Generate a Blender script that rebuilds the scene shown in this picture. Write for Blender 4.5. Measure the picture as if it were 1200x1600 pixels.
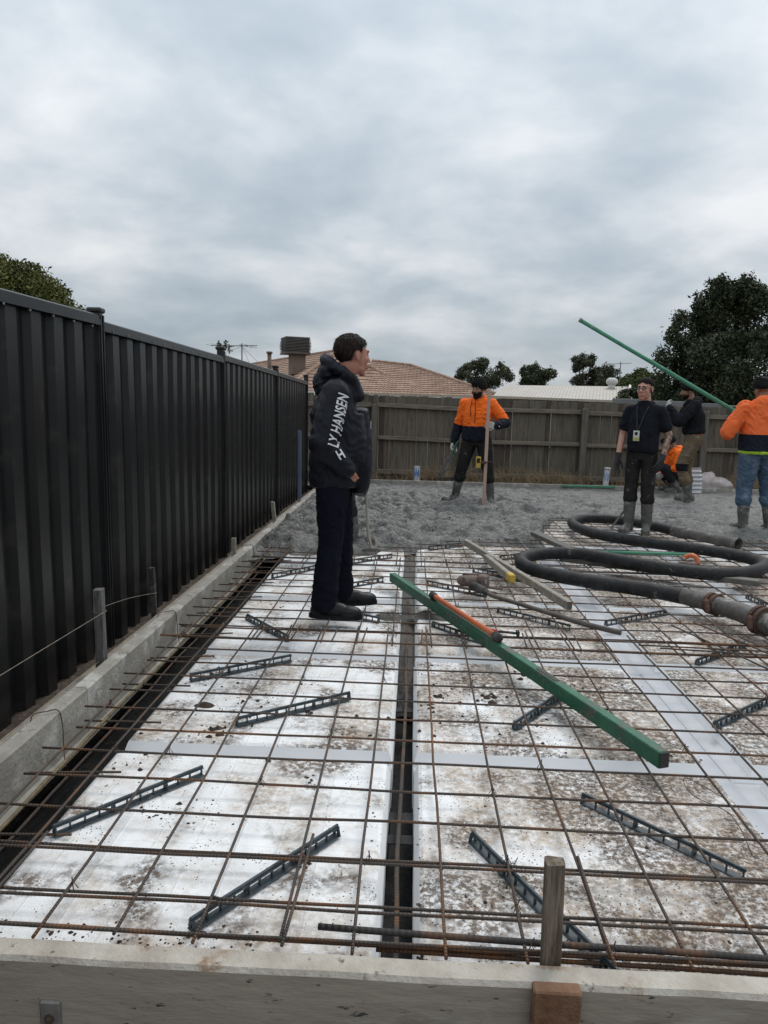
import bpy, bmesh, math, random
import numpy as np
from mathutils import Vector, Matrix, Euler
from mathutils.bvhtree import BVHTree
random.seed(7); RNG = np.random.default_rng(7)
R = math.radians
for o in list(bpy.data.objects): bpy.data.objects.remove(o)
SC = bpy.context.scene; COL = SC.collection

# ------------------------------------------------------------------ camera
CAM_H = 1.331
cam = bpy.data.cameras.new('camera'); camo = bpy.data.objects.new('camera', cam); COL.objects.link(camo)
def cam_axes(pitch, yaw, roll):
    cy, sy, cp, sp = math.cos(yaw), math.sin(yaw), math.cos(pitch), math.sin(pitch)
    f = Vector((-sy*cp, cy*cp, -sp)); r = Vector((cy, sy, 0)); u = r.cross(f)
    c, s = math.cos(roll), math.sin(roll)
    return c*r + s*u, -s*r + c*u, f
r_, u_, f_ = cam_axes(0.14532, 0.03914, 0.02224)
camo.matrix_world = Matrix(((r_.x, u_.x, -f_.x, 0), (r_.y, u_.y, -f_.y, 0), (r_.z, u_.z, -f_.z, CAM_H), (0, 0, 0, 1)))
cam.sensor_fit = 'VERTICAL'; cam.sensor_height = 34.6; cam.lens = 1127.16/1600*34.6
cam.clip_start = .05; cam.clip_end = 2000
SC.camera = camo

# ------------------------------------------------------------------ world: overcast sky
W = bpy.data.worlds.new('World'); SC.world = W; W.use_nodes = True
nt = W.node_tree; nt.nodes.clear()
def N(nt, t, **kw):
    n = nt.nodes.new(t)
    for k, v in kw.items():
        if k.startswith('i_'):
            key = k[2:]; key = int(key) if key.isdigit() else key.replace('_', ' ')
            n.inputs[key].default_value = v
        else: setattr(n, k, v)
    return n
SUN_EL, SUN_AZ = R(52), R(25)          # sun behind cloud, ahead and to the right
out = N(nt, 'ShaderNodeOutputWorld'); bg = N(nt, 'ShaderNodeBackground'); bg.inputs[1].default_value = .1
sky = N(nt, 'ShaderNodeTexSky', sky_type='NISHITA', sun_disc=False, sun_elevation=SUN_EL, sun_rotation=SUN_AZ)
tc = N(nt, 'ShaderNodeTexCoord'); sep = N(nt, 'ShaderNodeSeparateXYZ')
nt.links.new(tc.outputs['Generated'], sep.inputs[0])
def M(nt, op, a, b=None, c=None, clamp=False):
    n = nt.nodes.new('ShaderNodeMath'); n.operation = op; n.use_clamp = clamp
    for i, v in enumerate((a, b, c)):
        if v is None: continue
        if hasattr(v, 'links'): nt.links.new(v, n.inputs[i])
        else: n.inputs[i].default_value = v
    return n.outputs[0]
zc = M(nt, 'ADD', M(nt, 'MAXIMUM', sep.outputs[2], 0.0), .26)
cx = M(nt, 'DIVIDE', sep.outputs[0], zc); cyy = M(nt, 'DIVIDE', sep.outputs[1], zc)
comb = N(nt, 'ShaderNodeCombineXYZ'); nt.links.new(cx, comb.inputs[0]); nt.links.new(cyy, comb.inputs[1])
n1 = N(nt, 'ShaderNodeTexNoise', i_Scale=1.75, i_Detail=8.0, i_Roughness=.52, i_Distortion=.12); nt.links.new(comb.outputs[0], n1.inputs['Vector'])
n2 = N(nt, 'ShaderNodeTexNoise', i_Scale=.62, i_Detail=4.0, i_Roughness=.5); nt.links.new(comb.outputs[0], n2.inputs['Vector'])
cl = M(nt, 'ADD', M(nt, 'MULTIPLY', n1.outputs[0], .62), M(nt, 'MULTIPLY', n2.outputs[0], .38))
ramp = N(nt, 'ShaderNodeValToRGB'); nt.links.new(cl, ramp.inputs[0])
e = ramp.color_ramp.elements
e[0].position = .39; e[0].color = (.440, .520, .590, 1)
e[1].position = .62; e[1].color = (.92, .935, .95, 1)
m_ = e.new(.47); m_.color = (.545, .615, .675, 1)
m_ = e.new(.55); m_.color = (.735, .782, .825, 1)
# an overcast dome is brighter overhead than at the horizon
zg = M(nt, 'MULTIPLY_ADD', M(nt, 'MAXIMUM', sep.outputs[2], 0.0), 1.35, .86)
vm = N(nt, 'ShaderNodeVectorMath', operation='SCALE'); nt.links.new(ramp.outputs[0], vm.inputs[0])
nt.links.new(M(nt, 'MULTIPLY', zg, 8.2), vm.inputs['Scale'])
mix = N(nt, 'ShaderNodeMix', data_type='RGBA'); mix.inputs[0].default_value = .93
nt.links.new(sky.outputs[0], mix.inputs[6]); nt.links.new(vm.outputs[0], mix.inputs[7])
nt.links.new(mix.outputs[2], bg.inputs[0]); nt.links.new(bg.outputs[0], out.inputs[0])

# ------------------------------------------------------------------ sun through thick cloud
sl = bpy.data.lights.new('sun', 'SUN'); sl.energy = 1.5; sl.angle = R(22); sl.color = (1, .965, .92)
so = bpy.data.objects.new('sun', sl); COL.objects.link(so)
sd = Vector((math.sin(SUN_AZ)*math.cos(SUN_EL), math.cos(SUN_AZ)*math.cos(SUN_EL), math.sin(SUN_EL)))
so.rotation_euler = sd.to_track_quat('Z', 'Y').to_euler()
vs = SC.view_settings; vs.view_transform = 'Standard'; vs.look = 'None'; vs.exposure = 0.0; vs.gamma = 1
SC.cycles.max_bounces = 6

# ------------------------------------------------------------------ materials
def mat(name, base, rough=.8, base2=None, scale=6., contrast=(.35, .65), bump=0., bscale=60., metallic=0., spec=.4,
        coord='Object', detail=6., stretch=None, spots=None, island=0., sss=0., bdist=.01, coat=0.):
    """noise mix of two real surface colours, optional spots (colour, scale, lo, hi), bump"""
    m = bpy.data.materials.new(name); m.use_nodes = True; t = m.node_tree; b = t.nodes['Principled BSDF']
    b.inputs['Roughness'].default_value = rough; b.inputs['Metallic'].default_value = metallic
    b.inputs['Specular IOR Level'].default_value = spec
    if coat: b.inputs['Coat Weight'].default_value = coat
    if sss:
        b.inputs['Subsurface Weight'].default_value = sss; b.inputs['Subsurface Radius'].default_value = (.012, .004, .002)
    c = N(t, 'ShaderNodeTexCoord'); vec = c.outputs[coord]
    if coord == 'World':
        pass
    if stretch:
        mp = N(t, 'ShaderNodeMapping'); mp.inputs['Scale'].default_value = stretch; t.links.new(vec, mp.inputs[0]); vec = mp.outputs[0]
    base2 = base2 or tuple(x*.75 for x in base)
    nz = N(t, 'ShaderNodeTexNoise', i_Scale=scale, i_Detail=detail, i_Roughness=.6); t.links.new(vec, nz.inputs['Vector'])
    mr = N(t, 'ShaderNodeMapRange'); mr.inputs[1].default_value, mr.inputs[2].default_value = contrast
    t.links.new(nz.outputs[0], mr.inputs[0])
    mx = N(t, 'ShaderNodeMix', data_type='RGBA'); mx.inputs[6].default_value = (*base, 1); mx.inputs[7].default_value = (*base2, 1)
    t.links.new(mr.outputs[0], mx.inputs[0]); col = mx.outputs[2]
    for sp in (spots or []):
        sc_, lo, hi = sp[1], sp[2], sp[3]
        s = N(t, 'ShaderNodeTexNoise', i_Scale=sc_, i_Detail=5., i_Roughness=.65); t.links.new(vec if len(sp) < 5 else c.outputs[coord], s.inputs['Vector'])
        q = N(t, 'ShaderNodeMapRange'); q.inputs[1].default_value, q.inputs[2].default_value = lo, hi; t.links.new(s.outputs[0], q.inputs[0])
        mm = N(t, 'ShaderNodeMix', data_type='RGBA'); t.links.new(col, mm.inputs[6]); mm.inputs[7].default_value = (*sp[0], 1)
        t.links.new(q.outputs[0], mm.inputs[0]); col = mm.outputs[2]
    if island:
        g = N(t, 'ShaderNodeNewGeometry'); hv = N(t, 'ShaderNodeHueSaturation'); t.links.new(col, hv.inputs['Color'])
        v = M(t, 'MULTIPLY_ADD', g.outputs['Random Per Island'], island, 1-island/2); t.links.new(v, hv.inputs['Value']); col = hv.outputs[0]
    t.links.new(col, b.inputs['Base Color'])
    if bump:
        bn = N(t, 'ShaderNodeTexNoise', i_Scale=bscale, i_Detail=5., i_Roughness=.6); t.links.new(vec, bn.inputs['Vector'])
        bp = N(t, 'ShaderNodeBump', i_Strength=bump, i_Distance=bdist); t.links.new(bn.outputs[0], bp.inputs['Height'])
        t.links.new(bp.outputs[0], b.inputs['Normal'])
    return m

def foam_material():
    """white expanded foam trodden over with soil: brown smears, black specks, moulded grid lines as fine relief"""
    m = bpy.data.materials.new('foam'); m.use_nodes = True; t = m.node_tree; b = t.nodes['Principled BSDF']
    b.inputs['Roughness'].default_value = .75; b.inputs['Specular IOR Level'].default_value = .25
    g = N(t, 'ShaderNodeNewGeometry'); P = g.outputs['Position']
    sp = N(t, 'ShaderNodeSeparateXYZ'); t.links.new(P, sp.inputs[0])
    up = N(t, 'ShaderNodeSeparateXYZ'); t.links.new(g.outputs['Normal'], up.inputs[0])
    top = M(t, 'MULTIPLY', M(t, 'GREATER_THAN', up.outputs[2], .8), M(t, 'GREATER_THAN', sp.outputs[2], -.07))   # trodden faces only
    def nz(s, d, r=.62, off=0):
        n = N(t, 'ShaderNodeTexNoise', i_Scale=s, i_Detail=d, i_Roughness=r)
        mp = N(t, 'ShaderNodeMapping'); mp.inputs['Location'].default_value = (off, off*.7, 0); t.links.new(P, mp.inputs[0]); t.links.new(mp.outputs[0], n.inputs['Vector'])
        return n.outputs[0]
    def rng(v, lo, hi):
        q = N(t, 'ShaderNodeMapRange'); q.inputs[1].default_value, q.inputs[2].default_value = lo, hi; t.links.new(v, q.inputs[0]); return q.outputs[0]
    def over(col, c, f):
        mm = N(t, 'ShaderNodeMix', data_type='RGBA')
        if hasattr(col, 'links'): t.links.new(col, mm.inputs[6])
        else: mm.inputs[6].default_value = (*col, 1)
        mm.inputs[7].default_value = (*c, 1); t.links.new(f, mm.inputs[0]); return mm.outputs[2]
    # more soil on the right hand side, where the crew walks
    walk = M(t, 'MULTIPLY', rng(sp.outputs[0], -.3, .8), .125)
    big = M(t, 'ADD', nz(2.3, 3), walk)
    fine = nz(38, 6, .75, 3)
    smear = M(t, 'MULTIPLY', rng(big, .48, .62), rng(fine, .34, .60))
    col = over((.84, .845, .85), (.37, .28, .195), M(t, 'MULTIPLY', smear, M(t, 'MULTIPLY', top, .86)))
    light = M(t, 'MULTIPLY', rng(nz(7, 5, .7, 9), .44, .62), rng(nz(55, 4, .7, 1), .38, .6))
    col = over(col, (.50, .42, .33), M(t, 'MULTIPLY', light, M(t, 'MULTIPLY', top, .45)))
    dark = M(t, 'MULTIPLY', rng(M(t, 'ADD', nz(3.1, 4, .6, 5), walk), .50, .61), rng(nz(48, 6, .75, 2), .40, .54))
    col = over(col, (.105, .068, .042), M(t, 'MULTIPLY', dark, M(t, 'MULTIPLY', top, .9)))
    # cast specks of soil
    v = N(t, 'ShaderNodeTexVoronoi', feature='F1', i_Scale=75.); t.links.new(P, v.inputs['Vector'])
    speck = M(t, 'MULTIPLY', M(t, 'LESS_THAN', v.outputs['Distance'], .2), rng(M(t, 'ADD', nz(9, 4, .6, 7), walk), .52, .58))
    col = over(col, (.035, .028, .022), M(t, 'MULTIPLY', speck, top))
    t.links.new(col, b.inputs['Base Color'])
    # moulded square grid, worn
    fx = M(t, 'PINGPONG', sp.outputs[0], .065); fy = M(t, 'PINGPONG', sp.outputs[1], .065)
    ln = M(t, 'MINIMUM', fx, fy); lnm = rng(ln, .0, .006)
    h = M(t, 'MULTIPLY', lnm, -.5)
    vb = N(t, 'ShaderNodeTexVoronoi', feature='F1', i_Scale=230.); t.links.new(P, vb.inputs['Vector'])
    hh = M(t, 'ADD', M(t, 'ADD', h, M(t, 'MULTIPLY', vb.outputs['Distance'], .25)), M(t, 'MULTIPLY', nz(5, 3), .6))
    bp = N(t, 'ShaderNodeBump', i_Strength=.55, i_Distance=.006); t.links.new(M(t, 'MULTIPLY', hh, top), bp.inputs['Height']); t.links.new(bp.outputs[0], b.inputs['Normal'])
    return m

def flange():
    return mat('foam_flange_shade', (.50, .505, .53), .8, (.43, .435, .455), 3, bump=.15, bscale=60, spots=[((.36, .32, .27), 9, .66, .74)])  # foam greyed on the low flange: shade of the sunken grooves painted in
def rebar_material(name, c1, c2, c3, rib=0.011, strength=.8):
    m = mat(name, c1, .78, c2, 14, (.3, .7), spots=[(c3, 5., .5, .62)])
    t = m.node_tree; b = t.nodes['Principled BSDF']
    c = N(t, 'ShaderNodeTexCoord'); g = N(t, 'ShaderNodeUVMap'); sp = N(t, 'ShaderNodeSeparateXYZ'); t.links.new(c.outputs['UV'], sp.inputs[0])
    a = M(t, 'PINGPONG', sp.outputs[0], rib/2)
    w = M(t, 'DIVIDE', a, rib/2)
    bp = N(t, 'ShaderNodeBump', i_Strength=strength, i_Distance=.003); t.links.new(w, bp.inputs['Height']); t.links.new(bp.outputs[0], b.inputs['Normal'])
    return m

MAT = dict(
 foam=foam_material(), foam_flange_shade=flange(),
 rebar=rebar_material('rebar', (.082, .062, .050), (.052, .044, .038), (.135, .068, .036)),
 rebar_orange=rebar_material('rebar_orange', (.130, .070, .042), (.082, .052, .036), (.20, .088, .036)),
 rebar_thick=rebar_material('rebar_thick', (.055, .048, .045), (.035, .03, .028), (.13, .065, .035), .017, 1.),
 rod=mat('weathered_rod', (.17, .13, .06), .7, (.10, .075, .045), 12),
 chair=mat('chair_plastic', (.050, .070, .080), .48, (.035, .05, .06), 30, spots=[((.22, .19, .16), 25, .6, .72)]),
 membrane=mat('black_membrane', (.006, .006, .0065), .55, (.010, .0095, .009), 9, bump=.5, bscale=14, bdist=.02, spec=.2, spots=[((.03, .023, .018), 8, .58, .66), ((.6, .6, .6), 90, .70, .72)]),
 soil=mat('soil', (.085, .062, .045), .95, (.045, .034, .026), 5, bump=.9, bscale=25, bdist=.03, spots=[((.16, .13, .10), 18, .56, .66)]),
 crumb=mat('soil_crumb', (.035, .026, .02), .95, (.075, .05, .035), 8, island=.8),
#paper=mat('pebble_pale', (.35, .32, .28), .9, (.22, .19, .16), 9),
 form=mat('concrete_stained_timber', (.345, .325, .285), .85, (.215, .20, .175), 7, (.3, .7), bump=.55, bscale=45, spots=[((.46, .445, .41), 5, .54, .66), ((.13, .10, .075), 11, .63, .70)], stretch=(1, 1, 1)),
 form_front=mat('front_form_timber', (.36, .315, .26), .85, (.24, .205, .165), 4, (.3, .68), bump=.45, bscale=22, stretch=(.5, 1.6, 1.6), spots=[((.40, .375, .33), 2.2, .52, .66), ((.10, .062, .042), 2.6, .57, .68), ((.05, .045, .04), 30, .63, .68)]),
 form_top=mat('front_form_top', (.46, .425, .37), .9, (.34, .30, .25), 9, bump=.6, bscale=60, spots=[((.24, .15, .09), 6, .62, .7), ((.13, .11, .09), 26, .62, .7)]),
 concrete=mat('wet_concrete', (.182, .178, .169), .5, (.108, .105, .099), 6, (.35, .65), coord='Object', bump=1., bscale=46, bdist=.028, spec=.35, spots=[((.25, .246, .236), 26, .55, .66), ((.045, .043, .04), 24, .57, .66)]),
 slurry=mat('slurry', (.075, .066, .055), .45, (.048, .042, .035), 9, bump=.9, bscale=60, bdist=.015),
 black_steel=mat('black_steel', (.0095, .0098, .0105), .30, (.014, .014, .0145), 3, bump=.06, bscale=9, bdist=.01, spec=.42, spots=[((.035, .033, .030), 5, .56, .74), ((.07, .066, .06), 48, .70, .76)]),
 paling=mat('grey_paling', (.158, .130, .098), .93, (.092, .074, .056), 9, (.3, .7), bump=.6, bscale=35, stretch=(3, 3, .35), spots=[((.165, .152, .128), 6, .52, .68), ((.045, .038, .03), 5, .60, .72)]),
 paling_b=mat('brown_paling', (.085, .070, .054), .93, (.055, .045, .036), 9, (.3, .7), bump=.6, bscale=35, stretch=(3, 3, .35), spots=[((.13, .115, .095), 6, .55, .7)]),
 paling_c=mat('mossy_paling', (.150, .132, .100), .93, (.090, .084, .064), 9, (.3, .7), bump=.6, bscale=35, stretch=(3, 3, .35), spots=[((.055, .048, .038), 5, .55, .7)]),
 rail=mat('grey_rail', (.205, .175, .135), .93, (.115, .10, .082), 9, bump=.5, bscale=35, stretch=(.4, 3, 3)),
 post=mat('grey_post', (.15, .135, .112), .93, (.095, .082, .068), 9, bump=.5, bscale=35, stretch=(3, 3, .4)),
 stake=mat('weathered_stake', (.33, .275, .205), .95, (.12, .092, .066), 11, (.38, .60), bump=1., bscale=40, bdist=.02, stretch=(4, 4, .35)),
 stake_grey=mat('grey_stake', (.16, .155, .15), .9, (.08, .075, .07), 12, (.35, .65), bump=.8, bscale=40, stretch=(3, 3, .6), spots=[((.30, .09, .06), 14, .62, .7)]),
 stake_dark=mat('dark_stake', (.035, .033, .032), .8, (.12, .11, .10), 16, (.5, .7), bump=.8, bscale=40),
 rust_block=mat('rusty_block', (.215, .125, .075), .9, (.15, .072, .04), 14, bump=.8, bscale=45, spots=[((.38, .30, .23), 10, .55, .7)]),
 pine=mat('pink_pine', (.50, .35, .28), .75, (.42, .29, .225), 5, stretch=(6, 6, .4), spots=[((.33, .30, .27), 14, .6, .7)]),
 timber_dirty=mat('cement_smeared_timber', (.30, .275, .225), .85, (.20, .18, .15), 12, bump=.5, bscale=40, spots=[((.42, .40, .36), 12, .55, .68)]),
 alu=mat('cement_smeared_aluminium', (.125, .118, .10), .6, (.075, .07, .06), 12, bump=.4, bscale=50, metallic=.1),
 yellow=mat('yellow_cap', (.55, .38, .05), .5, (.42, .28, .05), 15, spots=[((.3, .27, .22), 20, .58, .66)]),
 green=mat('green_paint', (.020, .125, .068), .5, (.014, .085, .048), 9, (.35, .65), bump=.3, bscale=60, spots=[((.085, .08, .068), 9, .56, .64), ((.16, .24, .19), 40, .60, .7)]),
 green_pole=mat('pale_green_pole', (.07, .27, .16), .5, (.055, .20, .13), 7, spots=[((.28, .30, .27), 12, .6, .68)]),
 orange=mat('orange_handle', (.62, .15, .05), .5, (.45, .12, .05), 11, spots=[((.45, .36, .30), 16, .58, .68)]),
 red=mat('red_handle', (.45, .04, .03), .5, (.3, .03, .025), 11),
 rubber=mat('black_rubber_hose', (.011, .011, .012), .6, (.026, .026, .027), 14, (.4, .7), spec=.3, bump=.6, bscale=45, spots=[((.13, .125, .115), 10, .62, .70), ((.08, .076, .072), 40, .60, .7)]),
 pipe_steel=mat('dirty_steel_pipe', (.125, .115, .105), .6, (.07, .062, .056), 14, bump=.5, bscale=45, spots=[((.22, .21, .195), 12, .55, .66)]),
 rust=mat('rusty_clamp', (.115, .055, .035), .85, (.06, .038, .03), 18, bump=.8, bscale=60, spots=[((.2, .17, .15), 20, .6, .7)]),
 motor=mat('dusty_motor', (.19, .13, .11), .8, (.10, .075, .065), 16, bump=.6, bscale=60, spots=[((.28, .25, .23), 20, .55, .65)]),
 cord=mat('dirty_cord', (.075, .066, .058), .8, (.12, .105, .09), 20),
 string=mat('string_line', (.32, .27, .22), .9, (.2, .16, .13), 20),
 wire=mat('tie_wire', (.05, .042, .036), .7, (.09, .06, .04), 20),
 zinc=mat('zinc_plate', (.24, .23, .215), .6, (.16, .15, .135), 20, metallic=.3),
 pvc=mat('white_pvc', (.62, .63, .64), .4, (.50, .52, .54), 9),
 blue=mat('blue_paint', (.06, .17, .48), .5, (.10, .25, .55), 12),
 blue_stake=mat('blue_stake', (.075, .115, .215), .6, (.13, .15, .19), 9, stretch=(4, 4, .5)),
 tile=mat('roof_tile', (.315, .205, .150), .85, (.235, .150, .108), 3, (.35, .65), bump=.2, bscale=30, spots=[((.40, .27, .20), 1.2, .5, .7)]),
 brick=mat('tan_brick', (.30, .20, .15), .9, (.22, .15, .11), 8),
 gutter=mat('cream_gutter', (.42, .37, .29), .6, (.36, .31, .24), 3),
 cooler=mat('grey_brown_cooler', (.115, .105, .098), .6, (.09, .082, .076), 4),
 duct=mat('brown_duct', (.19, .135, .105), .7, (.15, .105, .082), 4),
 creamroof=mat('pale_metal_roof', (.40, .365, .32), .6, (.34, .31, .27), 1.5),
 creamwall=mat('cream_wall', (.46, .405, .33), .8, (.40, .35, .285), 3),
 whitetrim=mat('white_trim', (.62, .61, .59), .6, (.55, .54, .52), 4),
 dark=mat('dark_void', (.02, .02, .02), .8),
 greyfence=mat('pale_grey_fence', (.20, .205, .205), .8, (.15, .155, .155), 2),
 antenna=mat('antenna_metal', (.18, .18, .185), .5, metallic=.5),
 leaf_dark=mat('dark_leaves', (.044, .058, .030), .75, (.070, .084, .042), .8, (.35, .65), coord='Object', island=.9, spec=.25),
 leaf_olive=mat('olive_leaves', (.120, .124, .030), .75, (.075, .085, .025), .9, (.35, .65), island=.8, spec=.25),
 leaf_gum=mat('gum_leaves', (.062, .076, .042), .75, (.088, .096, .058), .6, (.35, .65), island=.8, spec=.25),
 leaf_lime=mat('bright_leaves', (.085, .105, .025), .75, (.055, .075, .022), .6, (.35, .65), island=.8, spec=.25),
 bark=mat('bark', (.085, .07, .055), .95, (.05, .04, .033), 5, bump=.8, bscale=20),
 straw=mat('dry_straw', (.34, .25, .145), .95, (.21, .15, .085), 4, island=.8),
 bag=mat('grubby_plastic_bag', (.50, .45, .44), .4, (.36, .31, .30), 9, bump=.5, bscale=20, bdist=.03),
 sheet=mat('white_corrugated_plastic', (.64, .65, .67), .5, (.54, .55, .57), 6),
)
# ------------------------------------------------------------------ mesh helpers
def V(*a): return Vector(a)
class MB:
    def __init__(s): s.v = []; s.f = []; s.mi = []; s.uv = None
    def add(s, vs, fs, mi=0):
        o = len(s.v); s.v += [tuple(v) for v in vs]; s.f += [tuple(i+o for i in f) for f in fs]; s.mi += [mi]*len(fs); return s
    def box(s, c, d, rot=None, mi=0, bev=0.):
        c = Vector(c); hx, hy, hz = d[0]/2, d[1]/2, d[2]/2
        if bev:
            b = min(bev, hx*.9, hy*.9, hz*.9); vs = []; idx = {}
            for sx in (-1, 1):
                for sy in (-1, 1):
                    for sz in (-1, 1):
                        for k in range(3):
                            p = [sx*(hx-b), sy*(hy-b), sz*(hz-b)]; p[k] = (sx*hx, sy*hy, sz*hz)[k]
                            idx[(sx, sy, sz, k)] = len(vs); vs.append(Vector(p))
            fs = []
            for k in range(3):
                a, bb = [(1, 2), (2, 0), (0, 1)][k]
                for sg in (-1, 1):
                    q = []
                    for (p1, p2) in ((-1, -1), (1, -1), (1, 1), (-1, 1)):
                        s3 = [0, 0, 0]; s3[k] = sg; s3[a] = p1; s3[bb] = p2; q.append(idx[(*s3, k)])
                    fs.append(q if sg > 0 else q[::-1])
            for k in range(3):
                a, bb = [(1, 2), (2, 0), (0, 1)][k]
                for p1 in (-1, 1):
                    for p2 in (-1, 1):
                        def I(sk, kk):
                            s3 = [0, 0, 0]; s3[k] = sk; s3[a] = p1; s3[bb] = p2; return idx[(*s3, kk)]
                        q = [I(-1, a), I(1, a), I(1, bb), I(-1, bb)]
                        fs.append(q if p1*p2 < 0 else q[::-1])
            for sx in (-1, 1):
                for sy in (-1, 1):
                    for sz in (-1, 1):
                        q = [idx[(sx, sy, sz, k)] for k in range(3)]; fs.append(q if sx*sy*sz > 0 else q[::-1])
        else:
            vs = [Vector((x, y, z)) for x in (-hx, hx) for y in (-hy, hy) for z in (-hz, hz)]
            fs = [(0, 1, 3, 2), (4, 6, 7, 5), (0, 4, 5, 1), (2, 3, 7, 6), (0, 2, 6, 4), (1, 5, 7, 3)]
        if rot is not None: vs = [rot @ v for v in vs]
        return s.add([v + c for v in vs], fs, mi)
    def bar(s, p0, p1, w, h, mi=0, bev=0., up=None):
        p0, p1 = Vector(p0), Vector(p1); d = p1-p0; y = d.normalized(); u = Vector(up) if up else Vector((0, 0, 1))
        if abs(y.dot(u)) > .98: u = Vector((0, 1, 0))
        x = y.cross(u).normalized(); z = x.cross(y); rot = Matrix((x, y, z)).transposed()
        return s.box((p0+p1)/2, (w, d.length, h), rot, mi, bev)
    def tube(s, pts, r, n=8, cap=True, mi=0):
        pts = [Vector(p) for p in pts]; m = len(pts); rs = r if hasattr(r, '__len__') else [r]*m
        t0 = (pts[1]-pts[0]).normalized(); u = Vector((0, 0, 1)) if abs(t0.z) < .9 else Vector((1, 0, 0))
        x = t0.cross(u).normalized(); vs = []; fs = []
        for i, p in enumerate(pts):
            t = (pts[min(i+1, m-1)]-pts[max(i-1, 0)]).normalized(); x = (x - t*x.dot(t)).normalized(); y = t.cross(x)
            for k in range(n):
                a = 2*math.pi*k/n; vs.append(p + (x*math.cos(a)+y*math.sin(a))*rs[i])
        for i in range(m-1):
            for k in range(n):
                a, b = i*n+k, i*n+(k+1) % n; fs.append((a, b, b+n, a+n))
        if cap: fs.append(tuple(range(n))[::-1]); fs.append(tuple((m-1)*n+k for k in range(n)))
        return s.add(vs, fs, mi)
    def ell(s, c, r, rot=None, n=14, m=9, mi=0):
        c = Vector(c); vs = [Vector((0, 0, -r[2]))]; fs = []
        for i in range(1, m):
            ph = -math.pi/2+math.pi*i/m
            for k in range(n):
                a = 2*math.pi*k/n; vs.append(Vector((r[0]*math.cos(ph)*math.cos(a), r[1]*math.cos(ph)*math.sin(a), r[2]*math.sin(ph))))
        vs.append(Vector((0, 0, r[2]))); L = len(vs)-1
        for k in range(n):
            fs.append((0, 1+(k+1) % n, 1+k)); fs.append((L, L-n+k, L-n+(k+1) % n))
        for i in range(m-2):
            for k in range(n):
                a, b = 1+i*n+k, 1+i*n+(k+1) % n; fs.append((a, b, b+n, a+n))
        if rot is not None: vs = [rot @ v for v in vs]
        return s.add([v+c for v in vs], fs, mi)
    def cap(s, p0, p1, r0, r1, n=14):
        p0, p1 = Vector(p0), Vector(p1); d = (p1-p0); L = max(d.length, 1e-5); t = d/L; pts = []; rs = []
        for a in (75, 45, 20): pts.append(p0 - t*r0*math.sin(R(a))); rs.append(r0*math.cos(R(a)))
        for q in (0, .33, .66, 1): pts.append(p0+d*q); rs.append(r0+(r1-r0)*q)
        for a in (20, 45, 75): pts.append(p1 + t*r1*math.sin(R(a))); rs.append(r1*math.cos(R(a)))
        return s.tube(pts, rs, n)
    def chain(s, pts, rs, n=14):
        for i in range(len(pts)-1): s.cap(pts[i], pts[i+1], rs[i], rs[i+1], n)
        return s
    def loft(s, rings, side=(1, 0, 0), n=20):
        """rings: (centre, rx along side, ry across); closed ends"""
        C = [Vector(r[0]) for r in rings]; m = len(C); vs = []; fs = []; sd = Vector(side)
        for i in range(m):
            t = (C[min(i+1, m-1)]-C[max(i-1, 0)]).normalized(); x = (sd - t*sd.dot(t)).normalized(); y = t.cross(x)
            for k in range(n):
                a = 2*math.pi*k/n; ca, sa = math.cos(a), math.sin(a)
                ca = math.copysign(abs(ca)**.85, ca); sa = math.copysign(abs(sa)**.85, sa)
                vs.append(C[i] + x*ca*rings[i][1] + y*sa*rings[i][2])
        for i in range(m-1):
            for k in range(n):
                a, b = i*n+k, i*n+(k+1) % n; fs.append((a, b, b+n, a+n))
        fs.append(tuple(range(n))[::-1]); fs.append(tuple((m-1)*n+k for k in range(n)))
        return s.add(vs, fs)
    def mesh(s, name, mats, smooth=False, off=None):
        me = bpy.data.meshes.new(name); vs = s.v if off is None else [(v[0]-off[0], v[1]-off[1], v[2]-off[2]) for v in s.v]
        me.from_pydata(vs, [], s.f)
        for m in (mats if isinstance(mats, (list, tuple)) else [mats]): me.materials.append(m)
        if any(s.mi): me.polygons.foreach_set('material_index', s.mi)
        if smooth: me.polygons.foreach_set('use_smooth', [True]*len(me.polygons))
        me.update(); return me
    def build(s, name, mats, parent=None, smooth=False, off=None):
        """vertices are in world space; the parent (an unrotated Empty) keeps its own place"""
        if parent is not None and off is None: off = wloc(parent)
        me = s.mesh(name, mats, smooth, off); return link(name, me, parent)
def wloc(o):
    p = Vector((0, 0, 0))
    while o is not None: p = p + o.location; o = o.parent
    return p
def link(name, me, parent=None, loc=None):
    o = bpy.data.objects.new(name, me); COL.objects.link(o)
    if parent is not None: o.parent = parent
    if loc is not None: o.location = loc
    return o
def tag(o, label=None, cat=None, group=None, kind=None):
    if label: o['label'] = label
    if cat: o['category'] = cat
    if group: o['group'] = group
    if kind: o['kind'] = kind
    return o
def thing(name, label, cat, loc=(0, 0, 0), group=None, rz=0.):
    o = link(name, None, None, loc); o.rotation_euler = (0, 0, rz); o.empty_display_size = .1
    return tag(o, label, cat, group)
def struct(name, mb, m, smooth=False, parent=None):
    o = mb.build(name, m, parent, smooth)
    if parent is None: tag(o, kind='structure')
    return o
def spline(pts, per=8):
    pts = [Vector(p) for p in pts]; out = []; n = len(pts)
    for i in range(n-1):
        p0, p1, p2, p3 = pts[max(i-1, 0)], pts[i], pts[i+1], pts[min(i+2, n-1)]
        for k in range(per):
            t = k/per; out.append(.5*((2*p1)+(p2-p0)*t+(2*p0-5*p1+4*p2-p3)*t*t+(3*p1-p0-3*p2+p3)*t**3))
    out.append(pts[-1]); return out
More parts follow.
